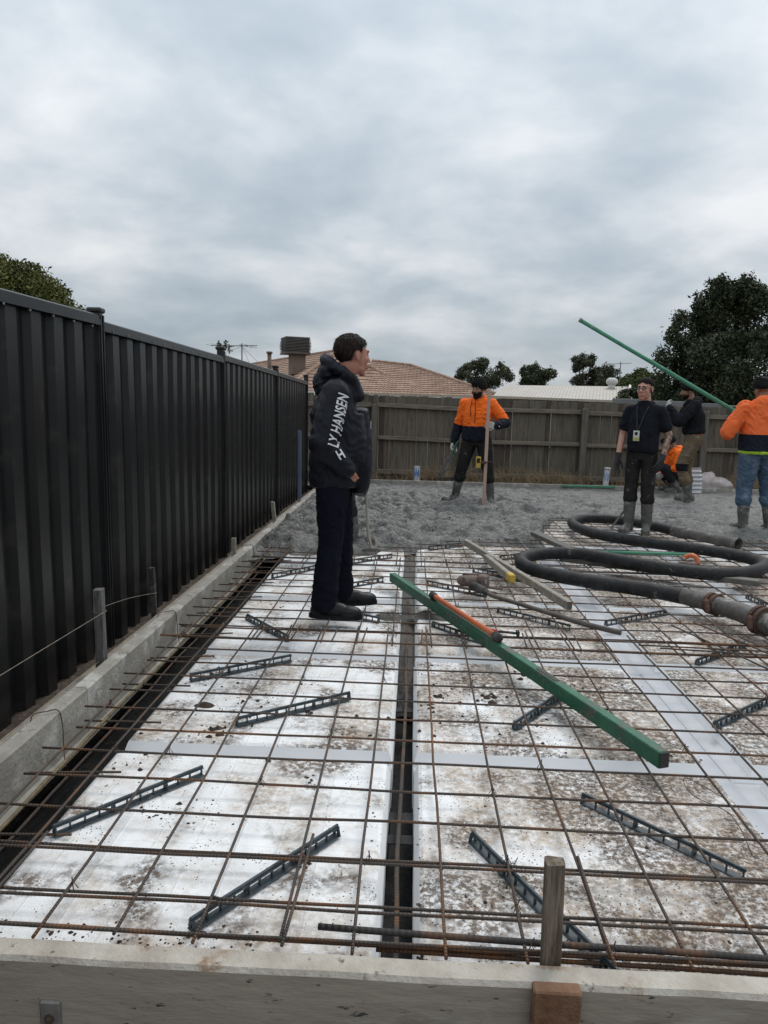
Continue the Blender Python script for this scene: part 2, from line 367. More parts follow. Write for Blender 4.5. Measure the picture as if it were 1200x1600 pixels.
# vectorised value/gradient noise
_perm = RNG.permutation(256); _perm = np.concatenate([_perm, _perm]); _grad = RNG.normal(size=(256, 3)); _grad /= np.linalg.norm(_grad, axis=1)[:, None]
def pnoise(x, y, z):
    x, y, z = np.broadcast_arrays(np.asarray(x, float), y, z)
    xi, yi, zi = np.floor(x).astype(int), np.floor(y).astype(int), np.floor(z).astype(int)
    xf, yf, zf = x-xi, y-yi, z-zi; fd = lambda t: t*t*t*(t*(t*6-15)+10); u, v, w = fd(xf), fd(yf), fd(zf)
    def g(a, b, c):
        h = _perm[(_perm[(_perm[(xi+a) & 255] + yi+b) & 255] + zi+c) & 255]; G = _grad[h]
        return G[..., 0]*(xf-a)+G[..., 1]*(yf-b)+G[..., 2]*(zf-c)
    l = lambda a, b, t: a+(b-a)*t
    return l(l(l(g(0, 0, 0), g(1, 0, 0), u), l(g(0, 1, 0), g(1, 1, 0), u), v), l(l(g(0, 0, 1), g(1, 0, 1), u), l(g(0, 1, 1), g(1, 1, 1), u), v), w)
def fbm(x, y, z, o=4, g=.5):
    a = 1.; s = 0.; f = 1.
    for i in range(o): s = s + a*pnoise(np.asarray(x)*f+i*7.3, np.asarray(y)*f, np.asarray(z)*f); a *= g; f *= 2.03
    return s

# ------------------------------------------------------------------ the ground
g = MB(); g.add([(-600, -300, -.36), (600, -300, -.36), (600, 900, -.36), (-600, 900, -.36)], [(0, 1, 2, 3)])
struct('ground', g, MAT['soil'])
def uneven(name, x0, x1, y0, y1, zf, step, m, amp=.02, sc=3.):
    nx, ny = max(2, int((x1-x0)/step)), max(2, int((y1-y0)/step)); X, Y = np.meshgrid(np.linspace(x0, x1, nx), np.linspace(y0, y1, ny))
    Z = zf(X, Y) + amp*fbm(X*sc, Y*sc, 0, 4); mb = MB()
    mb.v = list(map(tuple, np.stack([X.ravel(), Y.ravel(), Z.ravel()], 1)))
    mb.f = [(j*nx+i, j*nx+i+1, (j+1)*nx+i+1, (j+1)*nx+i) for j in range(ny-1) for i in range(nx-1)]; mb.mi = [0]*len(mb.f)
    return struct(name, mb, m, True)
uneven('soil_strip', -2.6, -1.52, .3, 13.4, lambda X, Y: -.17+0*X, .06, MAT['soil'], .035)
uneven('soil_bank', -2.4, 9., 12.55, 14.5, lambda X, Y: -.03+.05*np.clip(Y-12.6, 0, .6), .06, MAT['soil'], .07, 2.5)
uneven('trench_floor', -1.48, 6.5, 1.4, 12.5, lambda X, Y: -.285+0*X, .05, MAT['membrane'], .02, 4.)

# ------------------------------------------------------------------ foam pods
def pod_mesh(name, w, d, fl, seed):
    """a moulded block: bevelled top, low flange round it that fills the shallow grooves (fl = left, right, front, back flange widths)"""
    mb = MB(); top, low, bot = -.045, -.098, -.27; b = .016
    def ring(ix0, ix1, iy0, iy1, z): return [(ix0, iy0, z), (ix1, iy0, z), (ix1, iy1, z), (ix0, iy1, z)]
    x0, x1, y0, y1 = -w/2, w/2, -d/2, d/2
    rings = [ring(x0+b, x1-b, y0+b, y1-b, top), ring(x0+.004, x1-.004, y0+.004, y1-.004, top-.007), ring(x0, x1, y0, y1, top-b), ring(x0-.012, x1+.012, y0-.012, y1+.012, low),
             ring(x0-.012-fl[0], x1+.012+fl[1], y0-.012-fl[2], y1+.012+fl[3], low-.002), ring(x0-.012-fl[0], x1+.012+fl[1], y0-.012-fl[2], y1+.012+fl[3], bot)]
    # top face as a fine grid so that it can be dented
    n = 22; gx = np.linspace(x0+b, x1-b, n); gy = np.linspace(y0+b, y1-b, n); X, Y = np.meshgrid(gx, gy)
    edge = np.minimum(np.minimum(X-gx[0], gx[-1]-X), np.minimum(Y-gy[0], gy[-1]-Y))
    Z = top + np.where(edge > 1e-6, .0035*fbm(X*5+seed, Y*5, seed, 3) - .004*np.clip(fbm(X*2+seed*3, Y*2, 1, 2)-.25, 0, 1), 0)
    mb.v = list(map(tuple, np.stack([X.ravel(), Y.ravel(), Z.ravel()], 1)))
    mb.f = [(j*n+i, j*n+i+1, (j+1)*n+i+1, (j+1)*n+i) for j in range(n-1) for i in range(n-1)]; mb.mi = [0]*len(mb.f)
    for a, c in zip(rings[:-1], rings[1:]):
        if max(abs(p[0]-q[0])+abs(p[1]-q[1])+abs(p[2]-q[2]) for p, q in zip(a, c)) < 1e-6: continue
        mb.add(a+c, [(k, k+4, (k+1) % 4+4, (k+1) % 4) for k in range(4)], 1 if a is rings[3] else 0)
    return mb.mesh(name, [MAT['foam'], MAT['foam_flange_shade']])
ORD = ['first', 'second', 'third', 'fourth', 'fifth', 'sixth']
cols = [(-1.145, -.065, 'left of the central trench', (0, 0)), (.05, 1.19, 'just right of the central trench', (0, .085)), (1.385, 2.465, 'right of the broad pale groove', (.085, .03)), (2.57, 3.65, 'third column right of trench', (.03, .03)), (3.755, 4.84, 'outermost right column', (.03, .03))]
rows = [(1.62, 2.655), (2.755, 3.81), (3.91, 4.965), (5.065, 6.12), (6.22, 7.275), (7.375, 8.43), (8.53, 9.2)]
for ci, (x0, x1, where, fx) in enumerate(cols):
    for ri, (y0, y1) in enumerate(rows):
        if ri == 6 and ci not in (2, 3): continue
        if ri == 0 and ci == 3: pass
        if ri < 2 and ci == 4 or (ri == 0 and ci == 3): continue
        me = pod_mesh('foam_pod', x1-x0, y1-y0, (fx[0], fx[1], .0 if ri == 0 else .035, .035), ci*3.1+ri*1.7+.3)
        o = link('foam_pod', me, None, ((x0+x1)/2+random.uniform(-.006, .006), (y0+y1)/2, random.uniform(-.004, .004)))
        rr = ['row nearest the front timber', 'second row from front', 'third row from front', 'fourth row from front', 'fifth row from front', 'sixth row from front', 'seventh row from front'][ri]
        tag(o, f'white dirty foam pod {where}, {rr}', 'foam pod', 'foam pods under the steel mesh')

# ------------------------------------------------------------------ formwork
t = thing('edge_form', 'long pale cement-stained form board running along the black metal fence', 'form board', (-1.475, 7, -.1))
for (a, b) in ((.2, 3.05), (3.054, 6.3), (6.304, 9.55), (9.554, 12.42)):
    mb = MB(); n = 14
    for i in range(n):
        pass
    ys = np.linspace(a, b, 40); vs = []; fs = []
    dx = .006*fbm(ys*1.3, 0, 3, 3); dz = .007*fbm(ys*2.1, 5, 1, 3)
    for y, ddx, ddz in zip(ys, dx, dz):
        for (px, pz) in ((-1.445, -.165), (-1.445, .036), (-1.452, .045), (-1.508, .045), (-1.515, .036), (-1.515, -.165)): vs.append((px+ddx, y, pz+(ddz if pz > 0 else 0)))
    for i in range(39):
        for k in range(5): fs.append((i*6+k, i*6+6+k, i*6+7+k, i*6+k+1))
    fs.append((0, 1, 2, 3, 4, 5)); fs.append(tuple(39*6+k for k in range(6))[::-1])
    mb.add(vs, fs); mb.build('plank', MAT['form'], t)
mb = MB(); mb.box((-1.452, 6.9, -.172), (.075, 11., .014)); mb.build('ledger', MAT['form'], t)
t = thing('front_form', 'thick grey form timber across the front with stained face and pale top', 'form board', (0, 1.535, -.1))
xs = np.linspace(-1.6, 4.2, 90); vs = []; fs = []; dz = .006*fbm(xs*2.3, 1, 2, 4); dy = .004*fbm(xs*1.7, 3, 2, 3)
prof = [(1.572, -.33), (1.572, .008), (1.566, .016), (1.512, .018), (1.503, .008), (1.500, -.05), (1.502, -.33)]
mb = MB(); nP = len(prof)
for x, a, b in zip(xs, dz, dy):
    for (py, pz) in prof: vs.append((x, py+b*(1 if pz > -.02 else .5), pz+(a if pz > -.02 else 0)))
mi = []
for i in range(len(xs)-1):
    for k in range(nP-1): fs.append((i*nP+k, i*nP+k+1, i*nP+nP+k+1, i*nP+nP+k)); mi.append(1 if k in (1, 2, 3) else 0)
mb.v = vs; mb.f = [f[::-1] for f in fs]; mb.mi = mi
mb.build('plank', [MAT['form_front'], MAT['form_top']], t)
b = MB(); b.box((-.828, 1.497, -.165), (.05, .012, .16), bev=.004); o = b.build('bracket', MAT['zinc'], t)
c = MB(); c.tube([(-.828, 1.492, -.128), (-.828, 1.478, -.128)], .007, 6); c.tube([(-.828, 1.492, -.128), (-.828, 1.488, -.128)], .012, 14); c.build('bolt', MAT['wire'], o)
t = thing('back_form', 'low grey form board along the far edge of the wet concrete', 'form board', (2.5, 12.48, -.05))
for (a, b) in ((-1.5, 1.6), (1.604, 4.7), (4.704, 8.6)):
    mb = MB(); mb.box(((a+b)/2, 12.48, -.05), (b-a, .05, .24), bev=.006); mb.build('plank', MAT['form'], t)

# ------------------------------------------------------------------ reinforcing mesh: every bar its own piece
def bar_mesh(p0, p1, r, sag=.006, n=None, sides=7, seed=0):
    p0, p1 = Vector(p0), Vector(p1); L = (p1-p0).length; n = n or max(4, int(L/.14)); ts = np.linspace(0, 1, n+1)
    a = fbm(ts*L*.9+seed*3.7, seed, 0, 3)*sag; b = fbm(ts*L*.8+seed*5.1, seed, 9, 3)*sag
    d = (p1-p0).normalized(); sx = d.cross(Vector((0, 0, 1))).normalized()
    pts = [p0+(p1-p0)*float(t)+Vector((0, 0, float(b[i])*.7))+sx*float(a[i])*1.3 for i, t in enumerate(ts)]
    mb = MB(); mb.tube(pts, r, sides); return mb, [float(t)*L for t in ts], sides
def rebar(name, p0, p1, r, m, parent, sag=.006, seed=0):
    mb, ts, sd = bar_mesh(p0, p1, r, sag, seed=seed); o = mb.build(name, m, parent, True)
    me = o.data; uv = me.uv_layers.new(name='UVMap'); buf = np.zeros(len(me.loops)*2); li = np.zeros(len(me.loops), int); me.loops.foreach_get('vertex_index', li)
    buf[0::2] = np.array(ts)[li//sd]; buf[1::2] = (li % sd)/sd; uv.data.foreach_set('uv', buf); return o
longX = [-1.30, -1.115, -.905, -.71, -.508, -.305, -.112, .11, .31, .51, .71, .91, 1.11, 1.31, 1.51, 1.71, 1.91, 2.11, 2.31, 2.51, 2.71, 2.91, 3.11, 3.31, 3.51, 3.71, 3.91, 4.11, 4.31, 4.51, 4.71]
sheets = [('strip of rusty steel mesh nearest the front timber', [1.625, 1.735, 1.94], 1.578, 2.03, .014),
          ('rusty steel mesh sheet carrying the lower end of the green straightedge', [1.775+.197*k for k in range(13)], 1.59, 4.22, 0.),
          ('rusty steel mesh sheet the man in the navy jacket stands on', [3.93+.199*k for k in range(12)], 3.86, 6.2, .016),
          ('muddy steel mesh sheet running in under the wet concrete', [5.99+.2*k for k in range(17)], 5.93, 9.3, -.012)]
for si, (lab, Ys, ya, yb, ox) in enumerate(sheets):
    t = thing('steel_mesh', lab, 'steel mesh', (1.5, (ya+yb)/2, 0), 'reinforcing mesh sheets over the foam pods')
    zz = 0. if si in (1, 3) else .009
    for j, y in enumerate(Ys):
        x1 = {0: 1.6}.get(si, 2.6 if y < 2.6 else 4.9); x0 = -1.40+random.uniform(-.03, .05)
        rebar('cross_bar', (x0, y-.01*(x0+1.4)+random.uniform(-.006, .006), zz), (x1, y-.006*(x1+1.4)+random.uniform(-.01, .01), zz), .0046, MAT['rebar_orange'] if (si*5+j) % 7 == 3 else MAT['rebar'], t, .010, seed=si*20+j)
    for k, x in enumerate(longX):
        a = ya
        if x > 1.7: a = max(ya, 1.15*x-.35)
        if a > yb-.3: continue
        if si == 0 and (x > 1.4 or k % 4 != 1): continue
        xx = x+ox+random.uniform(-.006, .006)
        rebar('long_bar', (xx, a+random.uniform(-.015, .02), zz+.0093), (xx+random.uniform(-.012, .012), yb+random.uniform(-.03, .03), zz+.0093), .0046, MAT['rebar_orange'] if (si*3+k) % 8 == 2 else MAT['rebar'], t, .009, seed=100+si*40+k)
    ty = MB(); rt = random.Random(si)
    for _ in range(60 if si else 12):
        x = rt.choice([q for q in longX if q < 3.6])+ox; y = rt.choice(Ys)
        if y < 1.6 or (x > 1.7 and y < 1.15*x-.3): continue
        ty.tube([(x-.012, y-.010, zz-.006), (x+.004, y+.004, zz+.017), (x+.013, y+.012, zz-.004)], .0016, 4); ty.tube([(x+.012, y-.010, zz-.004), (x-.002, y+.006, zz+.017), (x-.012, y+.012, zz-.004)], .0016, 4)
        ty.tube([(x+.002, y+.002, zz+.016), (x+rt.uniform(-.012, .012), y+rt.uniform(-.012, .012), zz+.032)], .0018, 4)
    tag(ty.build('wire_ties', MAT['wire'], t), kind='stuff')
# loose thick bars of the edge beam
for i, (lab, p0, p1, r, m) in enumerate([
    ('thick black ribbed bar lying across the trench near the front timber', (-.21, 1.665, .012), (1.9, 1.60, .012), .0085, 'rebar_thick'),
    ('thick rusty ribbed bar lowest against the front timber', (-.22, 1.60, -.028), (.14, 1.592, -.03), .0085, 'rebar_thick'),
    ('long orange rusted bar across the whole front edge', (-1.4, 1.648, -.012), (1.9, 1.628, -.012), .006, 'rebar_orange'),
    ('second orange rusted bar close behind the front timber', (-.06, 1.640, -.026), (1.6, 1.613, -.024), .006, 'rebar_orange'),
    ('thin rusty bar hugging the front timber', (-.3, 1.583, -.012), (1.3, 1.580, -.014), .005, 'rebar')]):
    mb = rebar('rebar', p0, p1, r, MAT[m], None, .006, 300+i); tag(mb, lab, 'rebar', 'loose bars along the front edge')
for i, (lab, x, z, m) in enumerate([('tan rod running down the left edge trench', -1.295, -.035, 'rod'), ('rusty bar low in the left edge trench beside the foam', -1.22, -.2, 'rebar'), ('rusty bar low in the left edge trench beside the board', -1.38, -.2, 'rebar')]):
    mb = rebar('rebar', (x, 1.6, z), (x-.01, 11.5, z), .0072 if i == 0 else .0065, MAT[m], None, .02, 330+i); tag(mb, lab, 'rebar', 'bars in the left edge trench')
mb = rebar('rebar', (-.012, 1.6, -.095), (-.0, 8.2, -.1), .0075, MAT['rebar'], None, .012, 340); tag(mb, 'single bar running along inside the central trench', 'rebar')
t = thing('tie_bars', 'row of short tie bars bridging the left edge trench', 'tie bars', (-1.25, 4.6, -.05))
for j in range(13):
    y = 2.08+.41*j; rebar('tie_bar', (-1.40, y+random.uniform(-.03, .03), -.05), (-1.05, y+random.uniform(-.03, .03), -.03), .0045, MAT['rebar'], t, .01, 350+j)
t = thing('starter_bars', 'short upright-looking lap bars lying in a row before the shoes', 'lap bars', (-.4, 4.05, 0))
for j, x in enumerate([-.86, -.66, -.43, -.26, .07, .42, .66, .96]):
    rebar('lap_bar', (x, 3.88, .022), (x+.012, 4.14, .024), .0045, MAT['rebar_orange'] if j % 3 == 1 else MAT['rebar'], t, .006, 370+j)

# ------------------------------------------------------------------ plastic bar chairs
def chair_meshes(L):
    base, rail, web = MB(), MB(), MB(); h = .040; n = max(3, int(L/.047))
    base.box((0, 0, .003), (L, .030, .005), bev=.0015)
    rail.box((0, 0, h-.004), (L, .009, .008), bev=.0015); rail.box((0, 0, h-.0095), (L, .016, .003))
    for i in range(n+1):
        x = -L/2+.006+(L-.012)*i/n; big = i % 4 == 0
        for s in ((-1, 1) if big else (0,)):
            web.bar((x, s*.011, .005), (x, s*.004, h-.008), .008 if not big else .012, .004, up=(1, 0, 0))
        if i < n and i % 4 == 1: web.bar((x+.004, 0, h-.012), (x+.022, 0, h-.009), .004, .003)
    return base.mesh('base_plate', MAT['chair']), rail.mesh('top_rail', MAT['chair']), web.mesh('web_posts', MAT['chair'])
_ch = {}
chairs = [((-1.11, 2.07), (-.75, 2.49), 'nearest the left edge trench, in the front row of pods'), ((-.55, 1.69), (-.21, 2.15), 'low down left of the trench, close to the front timber'),
 ((-.73, 2.91), (-.27, 3.24), 'nearer one left of trench in second pod row'), ((-1.08, 3.39), (-.63, 3.72), 'left of trench in second pod row, farther one'),
 ((-1.04, 4.45), (-.70, 4.04), 'left of the black shoes, sloping down to the right'), ((-.53, 4.66), (-.19, 4.47), 'half under the black shoes'),
 ((.22, 2.15), (.40, 1.81), 'right of the trench, left of the upright stake'), ((.42, 1.80), (.53, 1.59), 'behind the foot of the upright stake'),
 ((.63, 2.41), (1.02, 2.01), 'right of the stake on heavily soiled foam'), ((.47, 2.98), (.80, 3.42), 'poking out under the green straightedge'),
 ((1.36, 3.07), (1.80, 3.43), 'at the right edge just past the broad groove'), ((.15, 4.42), (.50, 4.05), 'passing beneath the green straightedge near its orange handle'),
 ((.60, 4.80), (1.02, 4.44), 'under the drooping vibrator hose'), ((.13, 5.51), (.57, 5.21), 'beside the vibrator motor'),
 ((1.27, 4.57), (1.76, 4.88), 'in front of the thick black hose'), ((1.59, 3.88), (2.0, 4.23), 'before the rusty pipe clamp'),
 ((.53, 6.02), (.95, 5.71), 'beside the yellow-ended level'), ((-.55, 5.27), (-.21, 5.57), 'behind the black shoes, on their right'),
 ((-1.1, 5.56), (-.78, 5.95), 'far left, behind the man in navy'), ((-.57, 6.15), (-.17, 6.5), 'at the foot of the wet concrete, left of the trench'),
 ((.17, 6.92), (.52, 7.16), 'at the foot of the wet concrete, right of the trench'), ((2.54, 5.40), (2.58, 4.95), 'beyond the pipe clamp at the right edge'),
 ((.82, 6.55), (1.2, 6.85), 'just left of the bend of the black hose')]
for a, b, where in chairs:
    a, b = Vector((*a, 0)), Vector((*b, 0)); L = round((b-a).length, 2)
    if L not in _ch: _ch[L] = chair_meshes(L)
    c = (a+b)/2; t = thing('bar_chair', f'dark plastic bar chair strip {where}', 'bar chair', (c.x, c.y, -.043), 'plastic bar chair strips', math.atan2((b-a).y, (b-a).x))
    for nm, me in zip(('base_plate', 'top_rail', 'web_posts'), _ch[L]): tag(link(nm, me, t), kind='stuff' if nm == 'web_posts' else None)
# black spacer frames in the central trench
for k, y in enumerate((2.28, 2.42, 3.35, 3.5, 4.5)):
    t = thing('trench_spacer', f"black plastic spacer frame in the central trench, {['nearest','second nearest','third nearest','fourth nearest','farthest'][k]} to the front", 'spacer', (-.01, y, -.16), 'spacers in the central trench')
    m = MB(); m.box((-.01, y, -.135), (.085, .05, .006)); m.build('saddle', MAT['rubber'], t)
    for s in (-1, 1):
        m = MB(); m.bar((-.01+s*.038, y, -.135), (-.01+s*.045, y, -.275), .05, .005, up=(1, 0, 0)); m.build('leg', MAT['rubber'], t)
# clods and crumbs of soil on the foam
mb = MB()
def crumb(x, y, z, s):
    a = random.random()*6.28; pts = []
    for k in range(5): pts.append((x+s*math.cos(a+k*1.257)*random.uniform(.6, 1.3), y+s*math.sin(a+k*1.257)*random.uniform(.6, 1.2), z))
    pts.append((x+random.uniform(-.3, .3)*s, y+random.uniform(-.3, .3)*s, z+s*random.uniform(.5, .95)))
    mb.add(pts, [(k, (k+1) % 5, 5) for k in range(5)])
cr = []
for _ in range(17000):
    y = 1.62+random.random()**1.6*5.4; x = random.uniform(-1.15, min(3.4, .55*y+.6))
    d = float(pnoise(x*1.7, y*1.7, 2.)) + (.12 if x > 0 else -.08)
    if d < random.uniform(-.1, .35): continue
    if -.06 < x < .045 or 1.2 < x < 1.37 or min(abs(y-q) for q in (2.705, 3.86, 5.015, 6.17)) < .055: continue
    cr.append((x, y))
for x, y in cr: crumb(x, y, -.047, random.choice((.002, .0025, .003, .004, .005))*random.uniform(.8, 1.3) if random.random() < .90 else random.uniform(.006, .013))
for x, y, s in ((-.82, 2.86, .022), (-.80, 2.88, .016), (-.53, 2.62, .012), (-.35, 2.5, .012), (-.45, 3.07, .014), (-.3, 2.0, .013), (.15, 3.3, .022), (.42, 3.35, .03), (.3, 2.43, .013), (.62, 3.62, .03), (.1, 3.2, .02)):
    for _ in range(7): crumb(x+random.gauss(0, s*1.1), y+random.gauss(0, s), -.046, s*random.uniform(.3, .8))
tag(mb.build('soil_crumbs', MAT['crumb']), 'dark crumbs and clods of soil scattered over the foam', 'soil', kind='stuff')
# smeared slurry in and around the trench by the straightedge
mb = MB(); xs = np.linspace(-.06, .045, 9); ys = np.linspace(3.55, 7.2, 120); X, Y = np.meshgrid(xs, ys)
Z = -.135+.045*np.clip((Y-3.6)/1., 0, 1)-.05*((X+.008)/.05)**2*.3+.035*fbm(X*9, Y*5, 1, 4)-.12*np.clip((3.75-Y)/.2, 0, 1)
mb.v = list(map(tuple, np.stack([X.ravel(), Y.ravel(), Z.ravel()], 1))); mb.f = [(j*9+i, j*9+i+1, j*9+i+10, j*9+i+9) for j in range(119) for i in range(8)]; mb.mi = [0]*len(mb.f)
tag(mb.build('slurry', MAT['slurry'], None, True), 'grey brown slurry filling the far part of the central trench', 'slurry', kind='stuff')
def mud_pat(label, cx, cy, rx, ry, h, seed, z0=-.046, m='slurry'):
    n = 26; mb = MB(); vs = [(cx, cy, z0+h)]; fs = []
    for i in range(1, 8):
        for k in range(n):
            a = 2*math.pi*k/n; q = i/7*(1+.35*float(fbm(math.cos(a)*1.5+seed, math.sin(a)*1.5, seed, 3)))
            x, y = cx+rx*q*math.cos(a), cy+ry*q*math.sin(a); z = z0-.004+h*(1-(i/7)**2)*(1+.8*float(fbm(x*22, y*22, seed, 3))); vs.append((x, y, max(z, z0-.004)))
    for k in range(n): fs.append((0, 1+k, 1+(k+1) % n))
    for i in range(6):
        for k in range(n): a, b = 1+i*n+k, 1+i*n+(k+1) % n; fs.append((a, a+n, b+n, b))
    mb.add(vs, fs); tag(mb.build('mud_pat', MAT[m], None, True), label, 'mud')
mud_pat('dark mud smear on the foam just left of the trench beside the shoes', -.13, 4.62, .10, .10, .03, 1)
mud_pat('dark mud smear right of the trench under the green straightedge', .20, 4.66, .22, .13, .035, 2)
mud_pat('small brown clod of mud near the left edge, in the second pod row', -.93, 3.12, .05, .035, .012, 3, m='crumb')

# ------------------------------------------------------------------ wet concrete
def front(X): return np.interp(X, [-1.6, -1.2, -.6, -.2, .1, .8, 1.35, 1.55, 1.8, 2.7, 3.05, 3.4, 4.0, 5.2, 8], [6.35, 6.5, 6.45, 6.75, 6.95, 7.2, 7.4, 8.3, 8.95, 8.9, 8.3, 7.65, 7.35, 7.2, 7.])
nx, ny = 430, 280; X, Y = np.meshgrid(np.linspace(-1.44, 7.2, nx), np.linspace(6.1, 12.46, ny))
d = Y-front(X)-.18*fbm(X*2.2, Y*2.2, 3, 3)-.07*fbm(X*9, Y*9, 1, 2)
rise = 1-np.exp(-np.clip(d, 0, None)/.16)
lev = .05-.045*np.clip((Y-9.5)/2.2, 0, 1)+.05*fbm(X*.9, Y*.9, 5, 3)*(1-.6*np.clip((Y-10)/2, 0, 1))+.03*np.clip((-.3-X), 0, 1)*np.clip((9-Y)/2, 0, 1)
rid = 1-np.abs(fbm(X*2.4+.6*fbm(X*1.5, Y*1.5, 8, 2), Y*5.2, 2, 4))*2.0
rough = .12*fbm(X*2.2, Y*3.6, 4, 3)+.062*(rid-.5)+.045*fbm(X*8, Y*15, 6, 3)+.030*np.abs(fbm(X*26, Y*30, 7, 2))
calm = np.clip((X-1.4)/1.5, 0, 1)*.45
Z = -.075+rise*(lev+.075)+rough*rise*(1-calm)*1.15*(1-.55*np.clip((Y-10.2)/2, 0, 1))
capz = .035+.35*(X+1.44)+rough*.8; kk = .02; Z = -kk*np.log(np.exp(-Z/kk)+np.exp(-capz/kk)); Z = np.where(X < -1.40, np.minimum(Z, .05), Z); Z = np.where(Y > 12.3, np.minimum(Z, .02), Z)
mb = MB(); mb.v = list(map(tuple, np.stack([X.ravel(), Y.ravel(), Z.ravel()], 1))); D = d
keep = (D > -.03)
for j in range(ny-1):
    for i in range(nx-1):
        if keep[j, i] or keep[j, i+1] or keep[j+1, i] or keep[j+1, i+1]: mb.f.append((j*nx+i, j*nx+i+1, (j+1)*nx+i+1, (j+1)*nx+i))
mb.mi = [0]*len(mb.f); o = mb.build('wet_concrete', MAT['concrete'], None, True); tag(o, kind='structure')
# ------------------------------------------------------------------ black steel fence on the left
t = thing('steel_fence', 'tall black corrugated steel fence with posts along the left side', 'fence', (-1.85, 6.9, -.2))
FX = -1.85; posts = [-1.2, 1.5, 4.2, 6.9, 9.6, 12.3]; tops = [(1.79, 1.80), (1.79, 1.815), (1.785, 1.765), (1.785, 1.755), (1.755, 1.72), (1.73, 1.7)]
for i, y in enumerate(posts):
    m = MB(); zt = 1.835 if i < 4 else 1.81
    m.box((FX, y, (zt-.2)/2), (.062, .052, zt+.2), bev=.006)
    for s in (-1, 1): m.box((FX+.033, y+s*.017, (zt-.2)/2-.01), (.012, .012, zt+.18))
    p = m.build('post', MAT['black_steel'], t)
    c = MB(); c.box((FX, y, zt+.006), (.088, .07, .03), bev=.008); c.build('post_cap', MAT['black_steel'], p)
def corr(y0, y1, za, zb):
    pitch = (y1-y0+.001)/4; prof = [(0, 0), (.04, 0), (.058, -.036), (.150, -.036), (.168, 0), (.19, 0)]; pts = []; y = y0
    while y < y1-.001:
        for (dy, dx) in prof[:-1]:
            if y+dy < y1: pts.append((y+dy, dx))
        # shallow swage in the pan
        y += pitch
    pts.append((y1, 0)); mb = MB(); nz = 6; vs = []
    for (yy, dx) in pts:
        q = (yy-y0)/(y1-y0); zt = za+(zb-za)*q
        for k in range(nz):
            z = -.19+(zt+.19)*k/(nz-1); vs.append((FX+.012+dx+.006*math.sin(yy*1.9+z*1.1+y0)*math.sin(math.pi*k/(nz-1)), yy, z))
    mb.add(vs, [(a*nz+k, a*nz+nz+k, a*nz+nz+k+1, a*nz+k+1) for a in range(len(pts)-1) for k in range(nz-1)]); return mb
for i in range(len(posts)-1):
    za, zb = tops[i]; a, b = posts[i]+.028, posts[i+1]-.028; w = (b-a)/3
    for k in range(3):
        q0, q1 = k/3, (k+1)/3
        corr(a+w*k, a+w*(k+1)-.001, za+(zb-za)*q0-.03, za+(zb-za)*q1-.03).build('steel_sheet', MAT['black_steel'], t)
    m = MB(); m.bar((FX+.005, a, za-.022), (FX+.005, b, zb-.022), .062, .042, bev=.006); m.bar((FX+.005, a, za-.004), (FX+.005, b, zb-.004), .04, .012, bev=.004); m.bar((FX+.036, a, za-.044), (FX+.036, b, zb-.044), .006, .03)
    m.build('top_rail', MAT['black_steel'], t)
    m = MB(); m.bar((FX+.005, a, -.215), (FX+.005, b, -.215), .06, .05, bev=.006); m.build('bottom_rail', MAT['black_steel'], t)

sc = MB()
for i in range(len(posts)-1):
    a, b = posts[i]+.028, posts[i+1]-.028; n = 12
    for k in range(n):
        y = a+(b-a)*(k+.5)/n
        for z in (tops[i][0]-.05,): sc.tube([(FX+.036, y, z), (FX+.043, y, z)], .006, 6)
tag(sc.build('screws', MAT['zinc'], t), kind='stuff')
# ------------------------------------------------------------------ paling fence at the back
t = thing('paling_fence', 'weathered grey timber paling fence across the back of the site', 'fence', (3, 13.05, 0))
def ftop(x): return 1.525-.013*(x+.6)
x = -2.6; k = 0; pal = []
while x < 9.0:
    w = random.uniform(.088, .104); m = MB(); zt = ftop(x)+random.uniform(-.012, .012); y = 13.07+random.choice((0, .012))+random.uniform(-.003, .003)
    lean = random.uniform(-.006, .006); zb = .05+random.uniform(-.03, .02)
    m.add([(x, y-.007, zb), (x+w, y-.007, zb), (x+w+lean, y-.007, zt), (x+lean, y-.007, zt+random.uniform(-.006, .006)), (x, y+.007, zb), (x+w, y+.007, zb), (x+w+lean, y+.007, zt), (x+lean, y+.007, zt)],
          [(0, 1, 2, 3), (5, 4, 7, 6), (3, 2, 6, 7), (0, 3, 7, 4), (1, 5, 6, 2), (0, 4, 5, 1)])
    m.build('paling', MAT[random.choice(('paling', 'paling', 'paling_b', 'paling_c'))], t); x += w+random.choice((.001, .003, .006)); k += 1
for px in (-2.35, -.72, .86, 3.0, 5.1, 7.2):
    m = MB(); m.box((px, 12.985, .62), (.105, .085, 1.5 if px != .86 else 1.62), Matrix.Rotation(random.uniform(-.012, .012), 3, 'Y'), bev=.008); m.build('post', MAT['post'], t)
for (za, h, nm) in ((1.335, .075, 'rail'), (.765, .07, 'rail'), (.16, .085, 'rail')):
    xs = [-2.4, -.72, .86, 3.0, 5.1, 7.2, 9.]
    for a, b in zip(xs[:-1], xs[1:]):
        s0, s1 = random.uniform(-.018, .018), random.uniform(-.018, .018); z0, z1 = za+s0+(ftop(a)-1.52), za+s1+(ftop(b)-1.52)
        m = MB(); m.bar((a+.055, 13.025, z0), (b-.055, 13.025, z1), .05, h, bev=.006); m.build(nm, MAT['rail'], t)
m = MB(); m.box((3.2, 13.06, .01), (11.6, .03, .13)); m.build('plinth', MAT['paling_b'], t)
